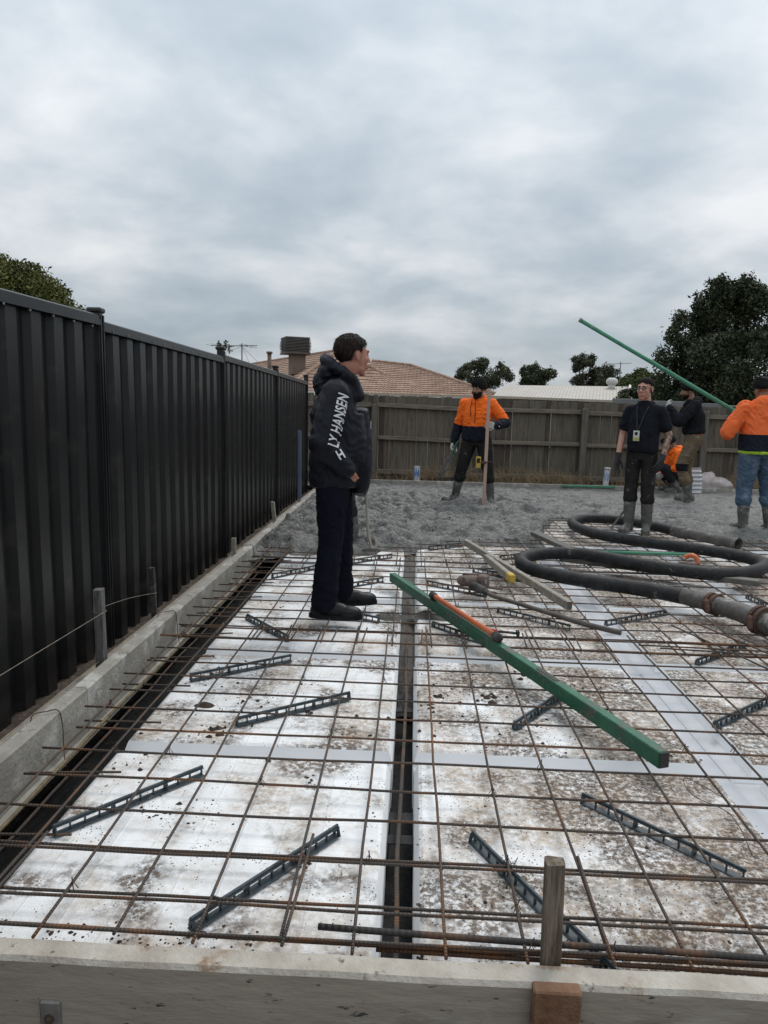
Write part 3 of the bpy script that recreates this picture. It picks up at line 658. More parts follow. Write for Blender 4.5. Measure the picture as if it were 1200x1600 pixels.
# dry vines and grass along its foot
mb = MB()
def blade(x, y, z, h, lx, ly, w=.004, curl=.5):
    pts = []; 
    for k in range(5):
        q = k/4; pts.append((x+lx*q+curl*lx*q*q, y+ly*q, z+h*(q-.45*curl*q*q)))
    vs = []
    for k, p in enumerate(pts): ww = w*(1-k/4.6); vs += [(p[0]-ww, p[1], p[2]), (p[0]+ww, p[1]+.001, p[2])]
    mb.add(vs, [(2*k, 2*k+1, 2*k+3, 2*k+2) for k in range(4)])
for _ in range(2600):
    x = random.uniform(-1.3, 8.5); q = float(pnoise(x*1.3, 4.2, 0))*.9+.28
    if random.random() > q+.25: continue
    h = random.uniform(.07, .26)*(1+1.6*max(0, q)); blade(x, random.uniform(12.66, 13.0), random.uniform(-.02, .05), h, random.uniform(-.14, .14), random.uniform(-.08, .04), random.uniform(.0025, .006), random.uniform(0, 1.1))
for cx_, n_ in ((.25, 170), (.55, 110), (2.35, 150), (2.8, 110), (5.55, 170), (5.75, 90), (1.7, 60)):
    for _ in range(n_): blade(cx_+random.gauss(0, .16), random.uniform(12.7, 12.99), random.uniform(0, .1), random.uniform(.1, .42), random.uniform(-.3, .3), random.uniform(-.1, .05), random.uniform(.0025, .005), random.uniform(.2, 1.3))
tag(mb.build('dry_vines', MAT['straw']), 'dead straw-coloured vines and grass tangled along the foot of the paling fence', 'dry grass', kind='stuff')
for i, (lab, p0, p1, w, h) in enumerate([('dark plank lying on the bank behind the turbaned worker', (.15, 12.8, .08), (.75, 12.7, .12), .09, .03), ('grey plank tilted on the bank right of the turbaned worker', (1.2, 12.75, .06), (1.75, 12.9, .16), .1, .03), ('thin timber offcut leaning low behind the turbaned worker', (.62, 12.7, .05), (1.15, 12.85, .3), .045, .025)]):
    m = MB(); m.bar(p0, p1, w, h, bev=.004); tag(m.build('offcut', MAT['paling_c' if i else 'paling_b']), lab, 'timber')
def pvc(name, x, y, z0, z1, r, lab, lean=0., collar=False):
    t = thing(name, lab, 'pipe', (x, y, z0)); n = 18; m = MB(); m.tube([(x, y, z0), (x+lean*.5, y, (z0+z1)/2), (x+lean, y, z1)], r, n, cap=False); m.tube([(x, y, z0), (x+lean, y, z1-.002)], r*.9, n, cap=False)
    m.build('pipe_wall', MAT['pvc'], t, True)
    if collar:
        m = MB(); m.tube([(x+lean*.9, y, z1-.03), (x+lean, y, z1+.004)], r*1.12, n, cap=True); m.build('collar', MAT['pvc'], t, True)
    m = MB()
    for k in range(9):
        a = R(200+k*15); zc = (z0+z1)/2+.05+.05*math.sin(k*2.1); m.box((x+lean*.6+math.cos(a)*(r+.001), y+math.sin(a)*(r+.001), zc), (.012, .004, random.uniform(.06, .17) if not collar else .05), Matrix.Rotation(a+math.pi/2, 3, 'Z'))
    m.build('blue_marking', MAT['blue'], t)
pvc('pipe_stub', .07, 12.75, -.05, .30, .055, 'white pipe stub smeared with blue left of the turbaned worker')
pvc('pipe_stub', 3.36, 12.70, -.05, .36, .05, 'white pipe stub with a collar and small blue mark right of the post', .025, True)

# ------------------------------------------------------------------ stakes, string lines, wires on the left
def stake(lab, x, y, z0, z1, w, m, lean=(0, 0), name='stake', cat='stake'):
    mb = MB(); n = 7; vs = []; fs = []
    for k in range(n):
        q = k/(n-1); z = z0+(z1-z0)*q; j = lambda: random.uniform(-.0022, .0022)
        for (a, b) in ((-1, -1), (1, -1), (1, 1), (-1, 1)): vs.append((x+lean[0]*q+a*w/2+j(), y+lean[1]*q+b*w/2+j(), z+(random.uniform(-.006, .006) if k == n-1 else 0)))
    for k in range(n-1):
        for c in range(4): fs.append((k*4+c, k*4+(c+1) % 4, k*4+4+(c+1) % 4, k*4+4+c))
    fs.append(tuple((n-1)*4+c for c in range(4))); mb.add(vs, fs)
    return tag(mb.build(name, MAT[m]), lab, cat)
stake('pale grey stake with a string tied round it, nearest in front of the fence', -1.575, 3.50, -.3, .385, .044, 'stake_grey')
stake('dark mottled stake leaning a little, second along the black fence', -1.66, 4.52, -.3, .26, .034, 'stake_dark', (-.02, 0))
stake('small pale stake third along the black fence', -1.545, 6.13, -.3, .17, .036, 'timber_dirty')
stake('thin pale stake leaning against the far part of the black fence', -1.55, 8.15, -.3, .22, .04, 'timber_dirty', (-.05, 0))
stake('tall thin blue stake standing at the far end of the black fence', -1.60, 10.1, -.3, .97, .042, 'blue_stake')
stake('short grey peg beside the far end of the form board', -1.56, 11.6, -.3, .2, .05, 'timber_dirty')
t = thing('string_line', 'string lines tied off round the grey stake', 'string', (-1.5, 3, 0))
for pts in ([(-1.55, 3.475, .265), (-1.556, 2.3, .285), (-1.56, .6, .30)], [(-1.60, 3.525, .27), (-1.62, 4.0, .20), (-1.64, 4.50, .10)], [(-1.551, 3.476, .265), (-1.599, 3.476, .267), (-1.599, 3.524, .268), (-1.551, 3.524, .266), (-1.550, 3.476, .262)]):
    m = MB(); m.tube(spline(pts, 6), .0014, 5); m.build('cord', MAT['string'], t)
t = thing('string_line', 'pair of low string lines stretched along the outside of the form board', 'string', (-1.57, 5, 0))
for (x, z, r) in ((-1.545, .0, .0028), (-1.575, .012, .003)):
    m = MB(); m.tube([(x, .4, z), (x-.005, 4, z-.006), (x, 12, z)], r, 5); m.build('cord', MAT['string'], t)
m = MB(); m.box((-1.62, 6.2, -.07), (.07, 11.5, .025)); tag(m.build('batten', MAT['timber_dirty']), 'thin timber batten lying on the soil between form board and black fence', 'timber')
for lab, y in (('loop of tie wire over the form board, nearest', 2.78), ('loop of tie wire over the form board level with the dark stake', 4.25), ('loop of tie wire over the form board, farthest', 6.4)):
    m = MB(); m.tube(spline([(-1.53, y-.06, -.02), (-1.525, y-.05, .05), (-1.48, y-.02, .058), (-1.445, y+.01, .05), (-1.436, y+.02, -.02), (-1.425, y+.0, -.1), (-1.39, y-.06, -.16)], 5), .0024, 5); tag(m.build('tie_wire', MAT['wire']), lab, 'wire', 'tie wires over the form board')
m = MB(); m.tube(spline([(1.13, 2.42, -.01), (1.02, 2.5, .02), (1.0, 2.38, .02), (1.09, 2.28, .01), (1.1, 2.14, -.04)], 6), .0016, 5); tag(m.build('tie_wire', MAT['wire']), 'loose curl of tie wire on the foam near the right edge', 'wire')
# front stake and rusty block
mb = MB(); n = 12; vs = []; fs = []
for k in range(n):
    q = k/(n-1); z = -.34+.607*q; cx = .372-.008*q; nn = 10
    for c in range(nn):
        a = 2*math.pi*c/nn; ca = math.copysign(abs(math.cos(a))**.4, math.cos(a)); sa = math.copysign(abs(math.sin(a))**.4, math.sin(a))
        jr = 1+.10*float(pnoise(c*1.3, q*2.2, 3)); vs.append((cx+.024*ca*jr, 1.600+.019*sa*jr, z+(.012*float(pnoise(c*2.3, 1, 9)) if k == n-1 else 0)))
for k in range(n-1):
    for c in range(10): fs.append((k*10+c, k*10+(c+1) % 10, k*10+10+(c+1) % 10, k*10+10+c))
fs.append(tuple((n-1)*10+c for c in range(10))); mb.add(vs, fs)
tag(mb.build('stake', MAT['stake']), 'weathered splintered upright stake behind the front timber', 'stake')
mb = MB(); mb.box((.358, 1.478, -.147), (.108, .036, .37), bev=.004); tag(mb.build('cleat_block', MAT['rust_block']), 'rusty brown block nailed to the face of the front timber', 'block')

# ------------------------------------------------------------------ tools on the mesh
t = thing('straightedge', 'long green straightedge lying diagonally across the steel mesh with an orange handle', 'straightedge', (.42, 3.95, .05))
A, B = Vector((-.135, 5.36, .056)), Vector((.965, 2.575, .056)); dn = (B-A).normalized(); sd2 = dn.cross(Vector((0, 0, 1))).normalized()
m = MB(); m.bar(A-Vector((0,0,.008)), B-Vector((0,0,.008)), .048, .066, bev=.004); m.build('beam', MAT['green'], t)
for (a, b) in ((A-dn*.004, A-dn*.0), (B, B+dn*.006)):
    m = MB(); m.bar(a-Vector((0,0,.008)), b-Vector((0,0,.008)), .044, .061, bev=.002); m.build('end_cap', MAT['stake_dark'], t)
h0, h1 = A+(B-A)*.265+Vector((0, 0, .052))-sd2*.0, A+(B-A)*.56+Vector((0, 0, .052))
m = MB(); m.tube([h0, h1], .0165, 14); m.build('handle', MAT['orange'], t, True)
for q in (h0, h1):
    c = MB(); c.cap(q-dn*.02, q+dn*.02, .024, .024, 12); c.bar(q-Vector((0, 0, .005)), q-Vector((0, 0, .045)), .03, .035, up=(dn.x, dn.y, 0)); c.tube([q-sd2*.03, q+sd2*.03], .006, 8); c.build('clamp', MAT['stake_dark'], t)
m = MB(); m.box(A+(B-A)*.73+Vector((0, 0, .022)), (.03, .18, .012), Matrix((sd2, dn, Vector((0, 0, 1)))).transposed(), bev=.004); m.build('scuff_patch', MAT['slurry'], t)
t = thing('hand_tool', 'small tool with a red grip lying beside the orange handle', 'hand tool', (.5, 4.1, .03))
m = MB(); m.cap((.36, 4.22, .03), (.52, 4.15, .03), .012, .010, 10); m.build('grip', MAT['red'], t, True)
m = MB(); m.bar((.53, 4.145, .03), (.63, 4.12, .03), .018, .012, bev=.003); m.box((.64, 4.118, .032), (.02, .04, .03), bev=.004); m.build('head', MAT['stake_dark'], t)
t = thing('screed_timber', 'pale cement-smeared straight timber lying left of the black hose', 'timber', (.8, 5.8, .04))
m = MB(); m.bar((.53, 6.93, .042), (1.07, 4.73, .040), .042, .062, bev=.005); m.build('beam', MAT['timber_dirty'], t)
m = MB(); m.bar((1.07, 4.73, .040), (1.0705, 4.728, .040), .034, .054); m.build('end_cap', MAT['alu'], t)
t = thing('spirit_level', 'short tan level with yellow end cap beside the pale timber', 'level', (.78, 5.8, .03))
m = MB(); m.bar((.655, 6.18, .05), (.765, 5.50, .05), .045, .06, bev=.005); m.build('body', MAT['timber_dirty'], t)
m = MB(); m.bar((.764, 5.505, .05), (.78, 5.41, .05), .052, .066, bev=.008); m.build('end_cap', MAT['yellow'], t)
t = thing('wide_screed', 'long dark aluminium screed lying under the loop of the black hose', 'screed', (2., 6.1, .03))
m = MB(); m.bar((1.33, 6.33, .035), (2.72, 5.60, .035), .10, .045, bev=.005); m.build('beam', MAT['alu'], t)
t = thing('short_screed', 'short grey screed board propped over the bend of the black hose', 'screed', (1.35, 6.7, .1))
m = MB(); m.bar((1.27, 7.35, .075), (1.41, 6.22, .125), .10, .045, bev=.006); m.build('beam', MAT['alu'], t)
t = thing('rake', 'rake with a long green handle and orange end inside the hose loop', 'rake', (2., 6.6, .05))
m = MB(); m.tube([(1.25, 6.62, .05), (1.9, 6.62, .045)], .014, 10); m.build('ferrule', MAT['alu'], t, True)
m = MB(); m.tube([(1.75, 6.62, .046), (2.59, 6.60, .05)], .015, 10); m.build('handle', MAT['green_pole'], t, True)
t = thing('hand_grip', 'bent orange grip of a tool standing on the mesh inside the hose loop', 'hand tool', (2.47, 6.3, .03))
m = MB(); m.tube(spline([(2.41, 6.33, .075), (2.45, 6.31, .098), (2.49, 6.28, .085), (2.50, 6.26, .03)], 5), .021, 10); m.build('grip', MAT['orange'], t, True)
m = MB(); m.bar((2.36, 6.34, .03), (2.52, 6.26, .02), .06, .02, bev=.004); m.build('foot', MAT['motor'], t)
# vibrator
t = thing('concrete_vibrator', 'dusty reddish vibrator motor with a long drooping hose', 'vibrator', (.46, 5.2, .02))
m = MB(); m.cap((.385, 5.25, .065), (.48, 5.20, .07), .038, .048); m.box((.535, 5.17, .08), (.075, .08, .10), Matrix.Rotation(-.5, 3, 'Z'), bev=.012); m.cap((.40, 5.30, .08), (.40, 5.2, .09), .018, .018)
m.cap((.40, 5.28, .105), (.51, 5.22, .115), .013, .013); m.build('motor', MAT['motor'], t, True)
m = MB(); m.cap((.46, 5.12, .055), (.52, 5.05, .05), .034, .03); m.cap((.52, 5.05, .05), (.545, 4.99, .045), .03, .022); m.build('coupling', MAT['stake_dark'], t, True)
m = MB(); m.tube(spline([(.54, 5.0, .045), (.60, 4.90, .04), (.74, 4.76, .034), (.90, 4.57, .032), (1.08, 4.36, .03), (1.26, 4.20, .03)], 8), [.015]*28+[.017]*13, 10); m.build('flexible_hose', MAT['cord'], t, True)
for (a, b) in (((.36, 5.22, .02), (.62, 5.08, .02)), ((.42, 5.34, .02), (.68, 5.2, .02))):
    m = MB(); m.tube([a, b], .011, 8); m.build('skid', MAT['motor'], t, True)
# pump hose
hp = [(1.93, 4.93, .072), (1.66, 5.16, .068), (1.34, 5.36, .064), (1.06, 5.60, .064), (.93, 5.88, .064), (.97, 6.14, .066), (1.16, 6.30, .075), (1.46, 6.24, .098), (1.74, 6.02, .095), (2.06, 5.80, .085), (2.43, 5.72, .07), (2.78, 5.86, .066), (3.02, 6.18, .066), (2.98, 6.50, .066), (2.70, 6.80, .066), (2.26, 7.12, .066), (1.95, 7.45, .066), (1.82, 7.85, .066), (1.84, 8.25, .066), (2.05, 8.54, .068), (2.40, 8.50, .07), (2.68, 8.18, .07), (2.84, 7.80, .068)]
t = thing('pump_hose', 'thick black concrete pump hose snaking in an S over the mesh', 'hose', (2., 6.5, .06))
m = MB(); pts = spline(hp, 9); rs = [.055*(1+.02*math.sin(i*.9)) for i in range(len(pts))]; m.tube(pts, rs, 18); m.build('hose_tube', MAT['rubber'], t, True)
m = MB(); m.tube([(2.83, 7.82, .068), (2.92, 7.66, .07)], .062, 18); m.tube([(2.92, 7.67, .07), (3.22, 7.13, .066)], .056, 18, cap=False); m.tube([(3.17, 7.22, .066), (3.222, 7.128, .066)], .060, 18, cap=False); m.tube([(2.93, 7.65, .07), (3.22, 7.135, .066)], .046, 18, cap=False)
m.build('end_pipe', MAT['pipe_steel'], t, True)
m = MB(); m.tube([(3.05, 7.44, .068), (3.052, 7.436, .068)], .045, 14); m.build('bore', MAT['dark'], t)
t = thing('steel_reducer', 'dirty steel pipe joined to the black hose by rusty clamps at the right edge', 'pipe', (2.1, 4.5, .06))
m = MB(); m.tube([(1.90, 4.955, .073), (2.01, 4.80, .075), (2.12, 4.56, .078), (2.2, 4.2, .08), (2.3, 3.6, .08), (2.38, 3.0, .08)], [.057, .058, .062, .066, .066, .066], 20); m.build('pipe_wall', MAT['pipe_steel'], t, True)
for (p, dd, r) in (((2.03, 4.765, .075), (.16, -.28, 0), .074), ((2.165, 4.38, .08), (.13, -.4, 0), .092)):
    p = Vector(p); dd = Vector(dd).normalized(); m = MB()
    for k in (-1, 1): m.tube([p+dd*(.022*k-.012), p+dd*(.022*k+.012)], r, 22)
    m.tube([p-dd*.02, p+dd*.02], r-.012, 22)
    s_ = dd.cross(Vector((0, 0, 1))); m.box(p-s_*(r+.012)*1.0+Vector((0, 0, -.01)), (.05, .045, .04), bev=.008); m.cap(p-s_*(r+.02), p-s_*(r+.035)-dd*.10+Vector((0, 0, -.02)), .012, .009); m.cap(p+s_*(r)+Vector((0, 0, .02)), p+s_*(r+.02)+dd*.03+Vector((0, 0, -.03)), .02, .016)
    m.build('clamp', MAT['rust'], t)
# tangled loose bars under the pipe at the right edge
t = thing('loose_bars', 'tangle of loose rusty bars under the steel pipe at the right edge', 'rebar', (2.0, 3.9, .02))
for j, (p0, p1) in enumerate([((1.3, 3.98, .03), (2.8, 3.9, .03)), ((1.5, 4.06, .028), (2.9, 4.0, .03)), ((1.63, 4.4, .03), (1.90, 3.55, .028)), ((1.78, 4.45, .035), (2.1, 3.5, .03)), ((1.4, 3.93, .03), (2.7, 3.8, .03)), ((1.95, 4.2, .03), (2.2, 3.4, .03))]): rebar('bar', p0, p1, .0048, MAT['rebar_orange'] if j % 2 else MAT['rebar'], t, .012, 400+j)
t = thing('green_batten', 'thin green batten lying on the far form board', 'batten', (2.4, 12.4, .07))
m = MB(); m.bar((2.55, 12.40, .055), (3.45, 12.405, .055), .05, .035, bev=.004); m.build('beam', MAT['green_pole'], t)
# white sheet and bag of rubble near the far right
mb = MB(); n = 13; vs = []
for k in range(n):
    q = k/(n-1); zz = .02+.42*q; y = 12.15+(.014 if k % 2 else -.014); 
    for x in (4.62, 4.80): vs.append((x+.02*math.sin(q*3)-.04*q, y, zz+.03*(x-4.6)))
vs2 = [(a, b+.012, c) for a, b, c in vs]; fs = [(2*k, 2*k+1, 2*k+3, 2*k+2) for k in range(n-1)]; mb.add(vs, fs); mb.add(vs2, [f[::-1] for f in fs])
tag(mb.build('plastic_sheet', MAT['sheet']), 'white ribbed plastic sheet standing behind the khaki trousers', 'sheet')
mb = MB(); mb.ell((5.15, 12.66, .11), (.34, .2, .20), n=30, m=18)
P = np.array(mb.v); dn_ = .10*fbm(P[:, 0]*6, P[:, 1]*6, P[:, 2]*6, 4)+.05*np.abs(fbm(P[:, 0]*14, P[:, 1]*14, P[:, 2]*14, 2)); cc = np.array((5.15, 12.66, .08)); dv = P-cc; P = P+dv*dn_[:, None]*3; P[:, 2] = np.maximum(P[:, 2], -.04); P[:, 2] *= np.where(P[:, 0] > 5.2, .8, 1); mb.v = list(map(tuple, P))
tag(mb.build('rubble_bag', MAT['bag'], None, True), 'lumpy grubby plastic bag of rubble against the far fence', 'bag')

# ------------------------------------------------------------------ neighbouring houses
def roof_face(mb, E0, E1, T0, T1, course=.34, wave=.21, rel=.028):
    """tiled slope: E0-E1 along the eave, T0-T1 along the top (may meet in one point)"""
    E0, E1, T0, T1 = map(Vector, (E0, E1, T0, T1)); L = ((T0+T1)/2-(E0+E1)/2).length; nc = max(2, int(L/course)); nrm = (E1-E0).cross(T0-E0)
    if nrm.length < 1e-6: nrm = (E1-E0).cross(T1-E0)
    nrm.normalize(); nrm = nrm if nrm.z > 0 else -nrm; ax = (E1-E0).normalized(); o = E0
    for c in range(nc):
        q0, q1 = c/nc, (c+1)/nc
        a0, b0 = E0.lerp(T0, q0), E1.lerp(T1, q0); a1, b1 = E0.lerp(T0, q1), E1.lerp(T1, q1)
        n = max(2, int((b0-a0).length/(wave/4)))
        vs = []
        for i in range(n+1):
            s = i/n; p0, p1 = a0.lerp(b0, s), a1.lerp(b1, s); w0 = (p0-o).dot(ax); w1 = (p1-o).dot(ax); j = .006*math.sin(w0*37+c*5)
            h0 = rel*(.5+.5*math.sin(w0*2*math.pi/wave)); h1 = rel*(.5+.5*math.sin(w1*2*math.pi/wave))
            vs += [p0+nrm*(h0-.01), p0+nrm*(.038+h0+j), p1+nrm*(.0+h1)]
        fs = []
        for i in range(n): a = i*3; fs += [(a, a+3, a+4, a+1), (a+1, a+4, a+5, a+2)]
        mb.add(vs, fs)
def hipcap(mb, a, b, r=.11, seg=.4):
    a, b = Vector(a), Vector(b); n = max(1, int((b-a).length/seg))
    for k in range(n): p, q = a.lerp(b, k/n), a.lerp(b, (k+1.08)/n); mb.tube([p+Vector((0, 0, .02)), q+Vector((0, 0, .05))], [r, r*.86], 8)
t = thing('tiled_house', 'neighbouring brick house with a terracotta tiled hip roof', 'house', (-5, 40, -.3))
# main block (left, higher) and lower wing to the right
EZ = 2.0
c1 = (-6.6, 36.5, EZ); apex = (-4.52, 42., 4.39); apexL = (-13.1, 58., 4.39); left_far = (-17.5, 57., EZ); right1 = (.5, 40.2, EZ)
tiles = MB(); roof_face(tiles, c1, right1, apex, (-4.48, 42., 4.39)); roof_face(tiles, left_far, c1, apexL, apex); roof_face(tiles, right1, (.8, 50., EZ), (-4.48, 42., 4.39), (-4.4, 42.2, 4.39))
w0, w1, wr0, wr1 = (-4.2, 38.0, EZ), (4.55, 37.9, 1.93), (-2.6, 43., 3.92), (-.3, 43., 3.70)
roof_face(tiles, w0, w1, wr0, wr1); roof_face(tiles, w1, (4.6, 48, 1.93), wr1, (-.3, 43.3, 3.70))
o = tiles.build('roof', MAT['tile'], t, False); tag(o, kind='stuff')
caps = MB(); hipcap(caps, c1, apex); hipcap(caps, apexL, apex); hipcap(caps, w1, wr1); hipcap(caps, wr0, wr1); hipcap(caps, right1, (-4.48, 42., 4.39)); tag(caps.build('ridge_caps', MAT['tile'], o), kind='stuff')
m = MB(); m.bar((-4.2, 37.93, EZ-.03), (4.6, 37.83, 1.90), .12, .13); m.build('gutter', MAT['gutter'], t)
m = MB(); m.box((.2, 43.2, .75), (8.0, 9.6, 2.2)); m.box((-5.2, 46., .75), (5., 12., 2.2)); m.build('wall', MAT['brick'], t)
hx, hy, hz = -6.69, 40.5, 4.14; ks = 1.3; rz_ = Matrix.Rotation(.4, 3, 'Z')
u = thing('roof_cooler', 'louvred grey-brown evaporative cooler on the tiled roof', 'cooler', (hx, hy, 2.9))
for k in range(10):
    q = k/9; bul = .06*math.sin(math.pi*(.15+.75*q)); m = MB(); w = (1.0+bul*2)*ks
    m.box((hx, hy, hz+.04+q*.70), (w, w, .045), rz_, bev=.012); m.build('louvre', MAT['cooler'], u)
m = MB(); m.box((hx, hy, hz+.38), (.97*ks, .97*ks, .72), rz_); m.build('core', MAT['dark'], u)
m = MB(); m.box((hx, hy, hz+.80), (1.04*ks, 1.04*ks, .07), rz_, bev=.03); m.build('lid', MAT['cooler'], u)
m = MB(); m.box((hx, hy, hz-.04), (1.1*ks, 1.1*ks, .09), rz_, bev=.02); m.build('tray', MAT['cooler'], u)
m = MB(); m.box((hx+.1, hy, hz-.62), (.78, .78, 1.1), rz_); m.build('duct', MAT['duct'], u)
m = thing('roof_flue', 'thin brown flue pipe standing on the tiled roof left of the cooler', 'flue', (-8.43, 42., 2.6))
q = MB(); q.tube([(-8.43, 42., 2.3), (-8.43, 42., 4.2)], .12, 12); q.build('pipe_wall', MAT['duct'], m, True); q = MB(); q.tube([(-8.43, 42., 4.18), (-8.43, 42., 4.30)], .18, 12); q.build('cowl', MAT['duct'], m, True)

t = thing('pale_house', 'low neighbouring house with a pale metal roof and white gable', 'house', (6, 33, -.3))
E0, E1, T0, T1 = map(Vector, ((3.27, 31, 1.86), (9.02, 31, 1.77), (4.2, 35, 2.46), (10.07, 35, 2.51))); m = MB(); nseg = 40
for k in range(nseg):
    q0, q1 = k/nseg, (k+1)/nseg; a, b, c, d = E0.lerp(E1, q0), E0.lerp(E1, q1), T0.lerp(T1, q1), T0.lerp(T1, q0); up1 = Vector((0, 0, .012)); rib = (b-a)*.12
    m.add([a, b-rib, c-rib, d], [(0, 1, 2, 3)]); m.add([b-rib, b-rib/2+up1, c-rib/2+up1, c-rib], [(0, 1, 2, 3)]); m.add([b-rib/2+up1, b, c, c-rib/2+up1], [(0, 1, 2, 3)])
m.add([T0, T1, (11.6, 38.5, 1.72), (4.6, 39, 1.8)], [(0, 1, 2, 3)]); m.build('roof', MAT['creamroof'], t)
m = MB(); m.add([(3.6, 31.35, -.3), (8.98, 31.35, -.3), (8.98, 31.35, 1.77), (3.6, 31.35, 1.84)], [(0, 1, 2, 3)]); m.add([(3.6, 31.35, -.3), (3.6, 31.35, 1.84), (4.6, 38.6, 1.8), (4.6, 38.6, -.3)], [(0, 1, 2, 3)]); m.build('wall', MAT['creamwall'], t)
m = MB(); m.bar((3.2, 30.95, 1.83), (9.05, 30.95, 1.74), .1, .1); m.build('gutter', MAT['creamwall'], t)
g_ = MB(); g_.add([(9.0, 31.2, 1.72), (10.04, 35, 2.46), (11.5, 38.4, 1.68)], [(0, 1, 2)]); g_.add([(9.0, 31.2, 1.72), (11.5, 38.4, 1.68), (11.5, 38.4, -.3), (9.0, 31.2, -.3)], [(0, 1, 2, 3)]); g_.build('gable', MAT['whitetrim'], t)
m = MB(); m.bar((9.06, 30.95, 1.80), (10.1, 35.0, 2.54), .09, .12); m.bar((10.1, 35.0, 2.54), (11.65, 38.5, 1.74), .09, .12); m.build('barge_board', MAT['whitetrim'], t)
u = thing('roof_ventilator', 'round white whirling ventilator on the pale metal roof', 'ventilator', (9.1, 34.4, 2.4)); vx, vy, vz = 9.1, 34.4, 2.60
m = MB(); m.tube([(vx, vy, vz-.25), (vx, vy, vz)], .15, 14); m.build('neck', MAT['whitetrim'], u, True)
for k in range(16):
    a = 2*math.pi*k/16; m = MB(); pp = []
    for j in range(7): ph = R(-65+j*21.6); pp.append((vx+.23*math.cos(ph)*math.cos(a+j*.05), vy+.23*math.cos(ph)*math.sin(a+j*.05), vz+.1+.16*math.sin(ph)))
    m.tube(pp, .042, 5); m.build('vane', MAT['whitetrim'], u)
m = MB(); m.tube([(vx, vy, vz+.23), (vx, vy, vz+.27)], .1, 12); m.build('crown', MAT['whitetrim'], u)
t = thing('side_fence', 'pale grey boundary fence running behind the paling fence on the right', 'fence', (7, 18, .5))
for k in range(6):
    m = MB(); m.box((5.25+k*.9, 18.0-.05*k, .62-.035*k), (.89, .04, 2.05), Matrix.Rotation(-.055, 3, 'Z'), bev=.01); m.build('panel', MAT['greyfence'], t)
# aerials
t = thing('tv_aerial', 'thin television aerial on a mast behind the black fence', 'aerial', (-7.5, 31.5, 2.))
m = MB(); m.tube([(-7.52, 31.5, -.3), (-7.52, 31.5, 3.88)], .026, 8); m.build('mast', MAT['antenna'], t)
m = MB(); m.tube([(-8.86, 31.5, 3.76), (-6.85, 31.5, 3.80)], .018, 6); m.build('boom', MAT['antenna'], t)
for k in range(9):
    x = -8.75+k*.2; m = MB(); m.tube([(x-.2, 31.1, 3.77+.05*math.sin(k)), (x+.2, 31.9, 3.77-.04*math.sin(k))], .010, 5); m.build('element', MAT['antenna'], t)
for p in ((-6.3, 31.6, 2.6), (-9.6, 31.6, 3.0), (-7.0, 31.6, 2.6)):
    m = MB(); m.tube([(-7.52, 31.5, 3.75), p], .007, 4); m.build('guy_wire', MAT['antenna'], t)
t = thing('tv_aerial', 'thin aerial mast rising from behind the pale metal roof', 'aerial', (9.87, 36, 2.))
m = MB(); m.tube([(9.87, 36, 0), (9.88, 36, 3.72)], .022, 6); m.build('mast', MAT['antenna'], t)
m = MB(); m.tube([(8.98, 36, 3.58), (10.4, 36, 3.66)], .014, 6); m.build('boom', MAT['antenna'], t)

# ------------------------------------------------------------------ trees
def tree(name, lab, base, clumps, n, leaf, m, trunk_r, seed, limbs=True, shell=.55, droop=0., gapt=-.22):
    rg = np.random.default_rng(seed); t = thing(name, lab, 'tree', base); cl = [(np.array(c), np.array(r)) for c, r in clumps]
    vol = np.array([np.prod(r)**.72 for c, r in cl]); pr = vol/vol.sum(); idx = rg.choice(len(cl), n, p=pr)
    C = np.array([c for c, r in cl])[idx]; RR = np.array([r for c, r in cl])[idx]
    d = rg.normal(size=(n, 3)); d /= np.linalg.norm(d, axis=1)[:, None]; rad = shell+(1-shell)*rg.random(n)**.6
    P = C+d*RR*rad[:, None]; bump = 1+.42*fbm(P[:, 0]*1.1/leaf*.12, P[:, 1]*1.1/leaf*.12, P[:, 2]*1.1/leaf*.12, 3); P = C+(P-C)*bump[:, None]
    # gaps
    gap = fbm(P[:, 0]*.5/leaf*.11+seed, P[:, 1]*.5/leaf*.11, P[:, 2]*.5/leaf*.11, 3); P = P[gap > gapt]; n = len(P); P = P+rg.normal(size=(n, 3))*leaf*.7*(rg.random(n)[:, None]**2)
    a = rg.normal(size=(n, 3)); a[:, 2] -= droop; a /= np.linalg.norm(a, axis=1)[:, None]; b = np.cross(a, rg.normal(size=(n, 3))); b /= np.linalg.norm(b, axis=1)[:, None]
    s = leaf*rg.uniform(.55, 1.35, n)[:, None]; w = s*.42; c_ = np.cross(a, b)*s*.16
    q = np.stack([P-a*s*.5, P+b*w*.5+c_, P+a*s*.5, P-b*w*.5+c_], 1).reshape(-1, 3)-np.array(base)
    me = bpy.data.meshes.new('crown'); me.vertices.add(len(q)); me.vertices.foreach_set('co', q.ravel()); me.loops.add(4*n); me.polygons.add(n)
    me.loops.foreach_set('vertex_index', np.arange(4*n)); me.polygons.foreach_set('loop_start', np.arange(0, 4*n, 4)); me.materials.append(MAT[m]); me.update(calc_edges=True); me.validate()
    link('crown', me, t)
    tb = MB(); base = Vector(base); mid = Vector(cl[0][0]); tb.tube(spline([base, base.lerp(mid, .5)+Vector((trunk_r*.6, 0, 0)), mid], 5), list(np.linspace(trunk_r, trunk_r*.4, 11)), 10); tb.build('trunk', MAT['bark'], t, True)
    if limbs:
        for c, r in cl[1:]:
            if random.random() > (.9 if len(cl) < 12 else .3): continue
            c = Vector(c); st = base.lerp(mid, random.uniform(.45, .9)); lm = MB(); lm.tube(spline([st, st.lerp(c, .55)+Vector((0, 0, -.04*(c-st).length)), c], 4), list(np.linspace(trunk_r*.26, trunk_r*.06, 9)), 7); lm.build('limb', MAT['bark'], t, True)
    return t
